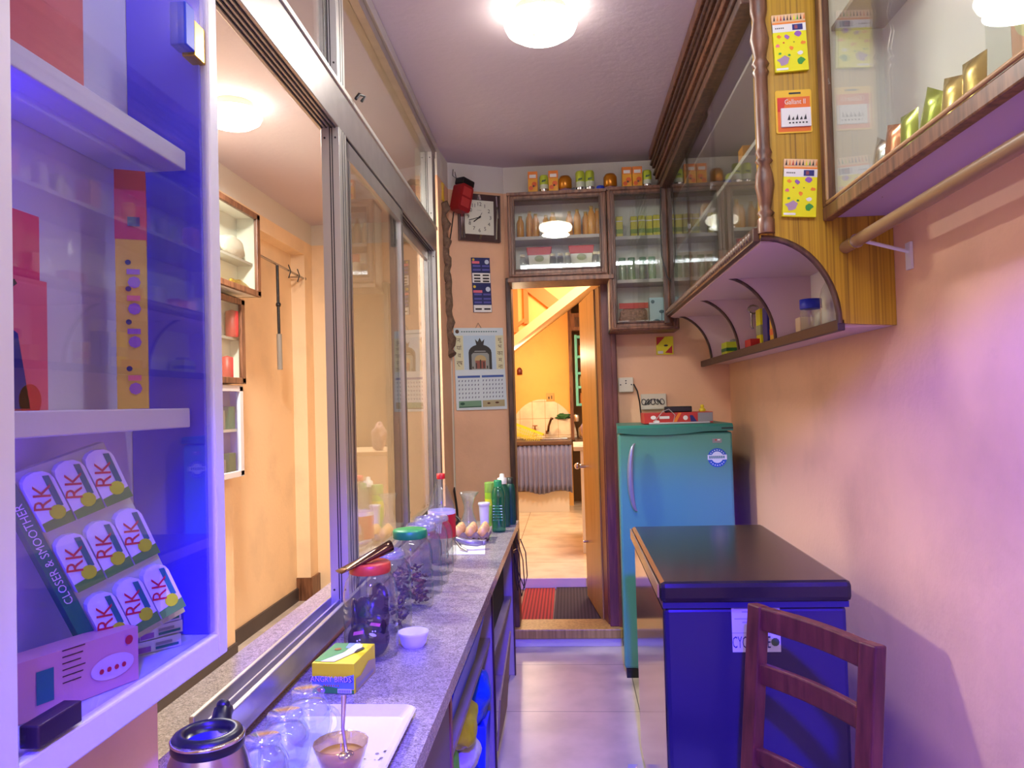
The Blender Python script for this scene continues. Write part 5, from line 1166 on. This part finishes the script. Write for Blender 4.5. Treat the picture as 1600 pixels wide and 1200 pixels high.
tag(put('gold_tinsel', blob(mat('gold_tinsel', (200, 160, 60), .25, .7, bump=.8, bscale=120), (-1.79, 4.07, 2.036), (.035, .12, .030), .25, 33), origin=(-1.79, 4.07, 2.006)), 'bunch of gold tinsel at the bottom of the upper left showcase', 'tinsel')
# hanging rod with hooks, pole
t = thing('wall_rail', 'thin metal hanging rail on the peach left room wall', 'rail', (-1.90, 5.0, 2.29))
put('rod', MB(steel).tube([(-1.86, 4.35, 2.305), (-1.86, 5.36, 2.283)], .008, 8).ell((-1.86, 5.36, 2.283), (.016, .016, .016), 8, 6), t)
put('rail_bracket', MB(steel).tube([(-1.945, 5.28, 2.285), (-1.86, 5.28, 2.285)], .006, 6), t)
for y in (5.05, 5.22): put('rail_hook', MB(blackp).tube([(-1.86, y, 2.33), (-1.845, y, 2.285), (-1.86, y, 2.24)], .004, 6), t)
t = thing('umbrella_pole', 'black telescopic pole hanging from the wall rail', 'pole', (-1.855, 4.82, 1.62))
put('pole_shaft', MB(blackp).tube([(-1.85, 4.82, 2.285), (-1.85, 4.83, 1.84)], .010, 8).ell((-1.85, 4.827, 2.03), (.018, .018, .018), 8, 6), t)
put('pole_sleeve', MB(mat('grey_sleeve', (150, 144, 136), .4)).tube([(-1.85, 4.83, 1.84), (-1.85, 4.835, 1.61)], .017, 10), t)

# ------------------------------------------------------------------ kitchen things
kc = thing('sink_counter', 'kitchen sink counter with a dark worktop edge beyond the door', 'counter', (-.3, 8.8, .13))
put('worktop', MB(mat('dark_worktop', (84, 60, 44), .4)).B(-.655, .028, 8.48, 9.095, .885, .925), kc, bev=.005)
put('plinth', MB(mat('white_plinth_tile', (220, 208, 186), .3)).B(-.655, -.02, 8.60, 9.095, .13, .36), kc)
put('sink_rim', MB(steel).B(-.42, -.02, 8.70, 8.98, .925, .945), kc, bev=.004)
b = MB(mat('grey_cotton', (124, 124, 156), .9, bump=.2)); v = []; f = []; n = 90
for j, z in enumerate((.36, .45, .6, .75, .88)):
    for i in range(n+1):
        x = -.64+.66*i/n; v.append((x, 8.50+.018*math.sin(i*.9+.3*math.sin(i*.31))*(1.3-j*.2)+.006*math.sin(i*2.1+j), z+(.02*math.sin(i*.11) if j == 0 else 0)))
for j in range(4):
    for i in range(n): f.append((j*(n+1)+i, j*(n+1)+i+1, (j+1)*(n+1)+i+1, (j+1)*(n+1)+i))
b.add(v, f, True); o = put('cloth_curtain', b, origin=(-.3, 8.5, .36)); s_ = o.modifiers.new('solid', 'SOLIDIFY'); s_.thickness = .004
tag(o, 'gathered grey cloth curtain under the kitchen sink', 'curtain')
# dish rack
t = thing('dish_rack', 'tilted yellow plastic dish rack at the left of the sink', 'dish rack', (-.52, 8.75, .93))
yr = mat('yellow_rack_plastic', (226, 204, 40), .4); b = MB(yr); b.M = Matrix.Translation((-.50, 8.74, .935)) @ Matrix.Rotation(math.radians(22), 4, 'Y')
w, d_, h = .36, .26, .12
for z in (0, h): b.B(-w/2, w/2, -d_/2, -d_/2+.008, z, z+.014).B(-w/2, w/2, d_/2-.008, d_/2, z, z+.014).B(-w/2, -w/2+.008, -d_/2, d_/2, z, z+.014).B(w/2-.008, w/2, -d_/2, d_/2, z, z+.014)
for i in range(14): x = -w/2+.012+i*(w-.03)/13; b.B(x, x+.006, -d_/2, -d_/2+.006, 0, h).B(x, x+.006, d_/2-.006, d_/2, 0, h).B(x, x+.006, -d_/2, d_/2, 0, .004)
for z in (.04, .08): b.B(-w/2, w/2, -d_/2, -d_/2+.005, z, z+.006)
for v_ in b.v: v_.z = max(v_.z, .927) 
put('rack_frame', b, t)
# taps
tp = mat('old_brass', (150, 96, 60), .35, .7)
tag(put('brass_tap', MB(tp).tube([(-.40, 9.09, 1.03), (-.40, 9.02, 1.03), (-.40, 9.01, 1.00)], .012, 8).tube([(-.40, 9.04, 1.03), (-.40, 9.04, 1.08)], .008, 8).tube([(-.43, 9.04, 1.08), (-.37, 9.04, 1.08)], .007, 6), origin=(-.4, 9.05, 1.03)), 'small brass tap, left one on the tiled arch', 'tap')
tag(put('swivel_tap', MB(mat('brown_chrome', (130, 96, 70), .25, .8)).tube([(-.245, 9.09, 1.02), (-.245, 9.0, 1.02), (-.235, 8.96, 1.08), (-.20, 8.93, 1.17), (-.19, 8.90, 1.16)], .014, 8).tube([(-.26, 9.03, 1.02), (-.26, 9.03, .98)], .016, 8), origin=(-.24, 9.0, 1.02)), 'bent metal swivel tap, right one on the tiled arch', 'tap')
tag(put('leafy_sprig', blob(mat('leaf_green_dark', (40, 90, 40), .7), (-.07, 9.07, 1.18), (.075, .02, .03), .5, 14), origin=(-.07, 9.07, 1.16)), 'dark green sprig on the tiled arch beside the tap', 'plant')
tag(put('kitchen_socket', MB(mat('dull_switch_plate', (200, 150, 80), .5)).B(-.26, -.17, 9.085, 9.099, 1.36, 1.46).m(blackp).B(-.235, -.22, 9.083, 9.086, 1.39, 1.42).B(-.20, -.19, 9.083, 9.086, 1.39, 1.43), origin=(-.215, 9.09, 1.36)), 'small switch plate above the tiled arch', 'switch')
tag(put('keyhole_ornament', MB(mat('dark_red_ornament', (90, 24, 16), .5)).lathe([(.001, -.03), (.03, -.03), (.032, .02), (.02, .045), (.001, .055)], (-.565, 9.07, 1.72), 12, sq=.5), origin=(-.565, 9.07, 1.7)), 'small dark red hanging ornament on the orange kitchen wall', 'ornament')
# right side of kitchen: frame, teal rack
sbox('trim_alcove', wood, .02, .06, 9.02, 9.12, .9, 2.45)
tag(put('wooden_cupboard_top', MB(wood).B(.06, .60, 8.95, 9.3, 2.18, 2.38).m(darkwood).B(.10, .30, 8.94, 8.95, 2.22, 2.33), origin=(.3, 9.1, 2.18)), 'brown wooden box shelf above the teal spice rack', 'shelf')
t = thing('spice_rack', 'teal painted spice rack in the dark kitchen alcove', 'rack', (.25, 8.95, 1.30))
tl = mat('teal_paint', (90, 170, 160), .5); b = MB(tl)
b.B(.09, .12, 8.85, 8.97, 1.30, 2.12).B(.52, .55, 8.85, 8.97, 1.30, 2.12)
for z in (1.30, 1.50, 1.66, 1.85, 2.08): b.B(.12, .52, 8.85, 8.97, z, z+.03)
put('rack_frame', b, t, bev=.003)
k = 0
for z in (1.33, 1.53, 1.69, 1.88):
    for x in (.155, .205):
        m = [P('spice_orange', (200, 120, 60)), P('spice_brown', (110, 60, 40)), P('spice_cream', (210, 180, 120))][k % 3]
        tag(put('spice_jar', MB(m).lathe([(.02, 0), (.022, .01), (.022, .09), (.016, .10), (.018, .12), (.001, .121)], (x, 8.91, z), 12), origin=(x, 8.91, z)), f'{["orange","brown","cream"][k%3]} spice jar, {["left","right"][k%2]} one on the {["lowest","second","third","top"][k//2]} tier of the teal rack', 'jar', 'jars in the teal rack'); k += 1
struct(put('trim_alcove_ledge', MB(mat('dark_worktop')).B(.061, .60, 8.48, 9.49, .885, .925)))
tag(put('steel_pot', MB(steel).lathe([(.05, 0), (.055, .02), (.055, .12), (.04, .14), (.012, .15), (.012, .17), (.001, .175)], (.16, 8.75, .926), 20), origin=(.16, 8.75, .926)), 'steel pot on the dark counter under the teal rack', 'pot')
tag(put('wall_cup', MB(steel).lathe([(.03, 0), (.035, .07), (.02, .09), (.001, .09)], (.09, 9.0, 1.12), 14), origin=(.09, 9.0, 1.12)), 'small steel cup on the ledge by the alcove frame', 'cup')
# white half wall with slab
hw = thing('counter_support', 'white slab leg holding the kitchen worktop beside the door', 'counter', (.25, 6.4, .13))
put('support_leg', MB(mat('white_marble', (222, 216, 208), .35)).B(.085, .50, 6.22, 6.32, .13, .955), hw, bev=.004)
put('slab', MB(mat('cream_slab', (200, 186, 164), .35)).B(.03, .60, 6.18, 6.95, .955, .99), hw, bev=.004)
b = MB(mat('lilac_cloth', (160, 140, 150), .9, bump=.3)); 
bb = blob(mat('lilac_cloth'), (.16, 6.32, 1.10), (.06, .05, .11), .25, 17); tag(put('folded_cloth', bb, origin=(.16, 6.32, .99)), 'greyish folded cloth on the slab beside the door leaf', 'cloth')
# mats
def matm(name, rgb, freq=240):
    m, nt, b_ = nodes_mat(name); g = N(nt, 'ShaderNodeNewGeometry'); w = N(nt, 'ShaderNodeTexWave'); w.inputs['Scale'].default_value = freq/20; mp = N(nt, 'ShaderNodeMapping')
    nt.links.new(g.outputs['Position'], mp.inputs[0]); nt.links.new(mp.outputs[0], w.inputs['Vector'])
    r = ramp(nt, w.outputs['Fac'], [(0, tuple(int(c*.6) for c in rgb)), (1, rgb)]); nt.links.new(r.outputs[0], b_.inputs['Base Color']); b_.inputs['Roughness'].default_value = .95; return m
tag(put('red_mat', MB(matm('red_pile', (170, 50, 44), 300)).B(-.335, -.13, 4.50, 5.36, .056, .066), origin=(-.24, 4.9, .056)), 'red strip of door mat on the left in the doorway', 'mat')
tag(put('ribbed_mat', MB(matm('dark_ribbed_pile', (62, 50, 54), 300)).prism([(-.125, 4.50), (.24, 4.50), (.20, 5.36), (-.12, 5.36)], .056, .070), origin=(.05, 4.9, .056)), 'dark ribbed door mat on the right in the doorway', 'mat')
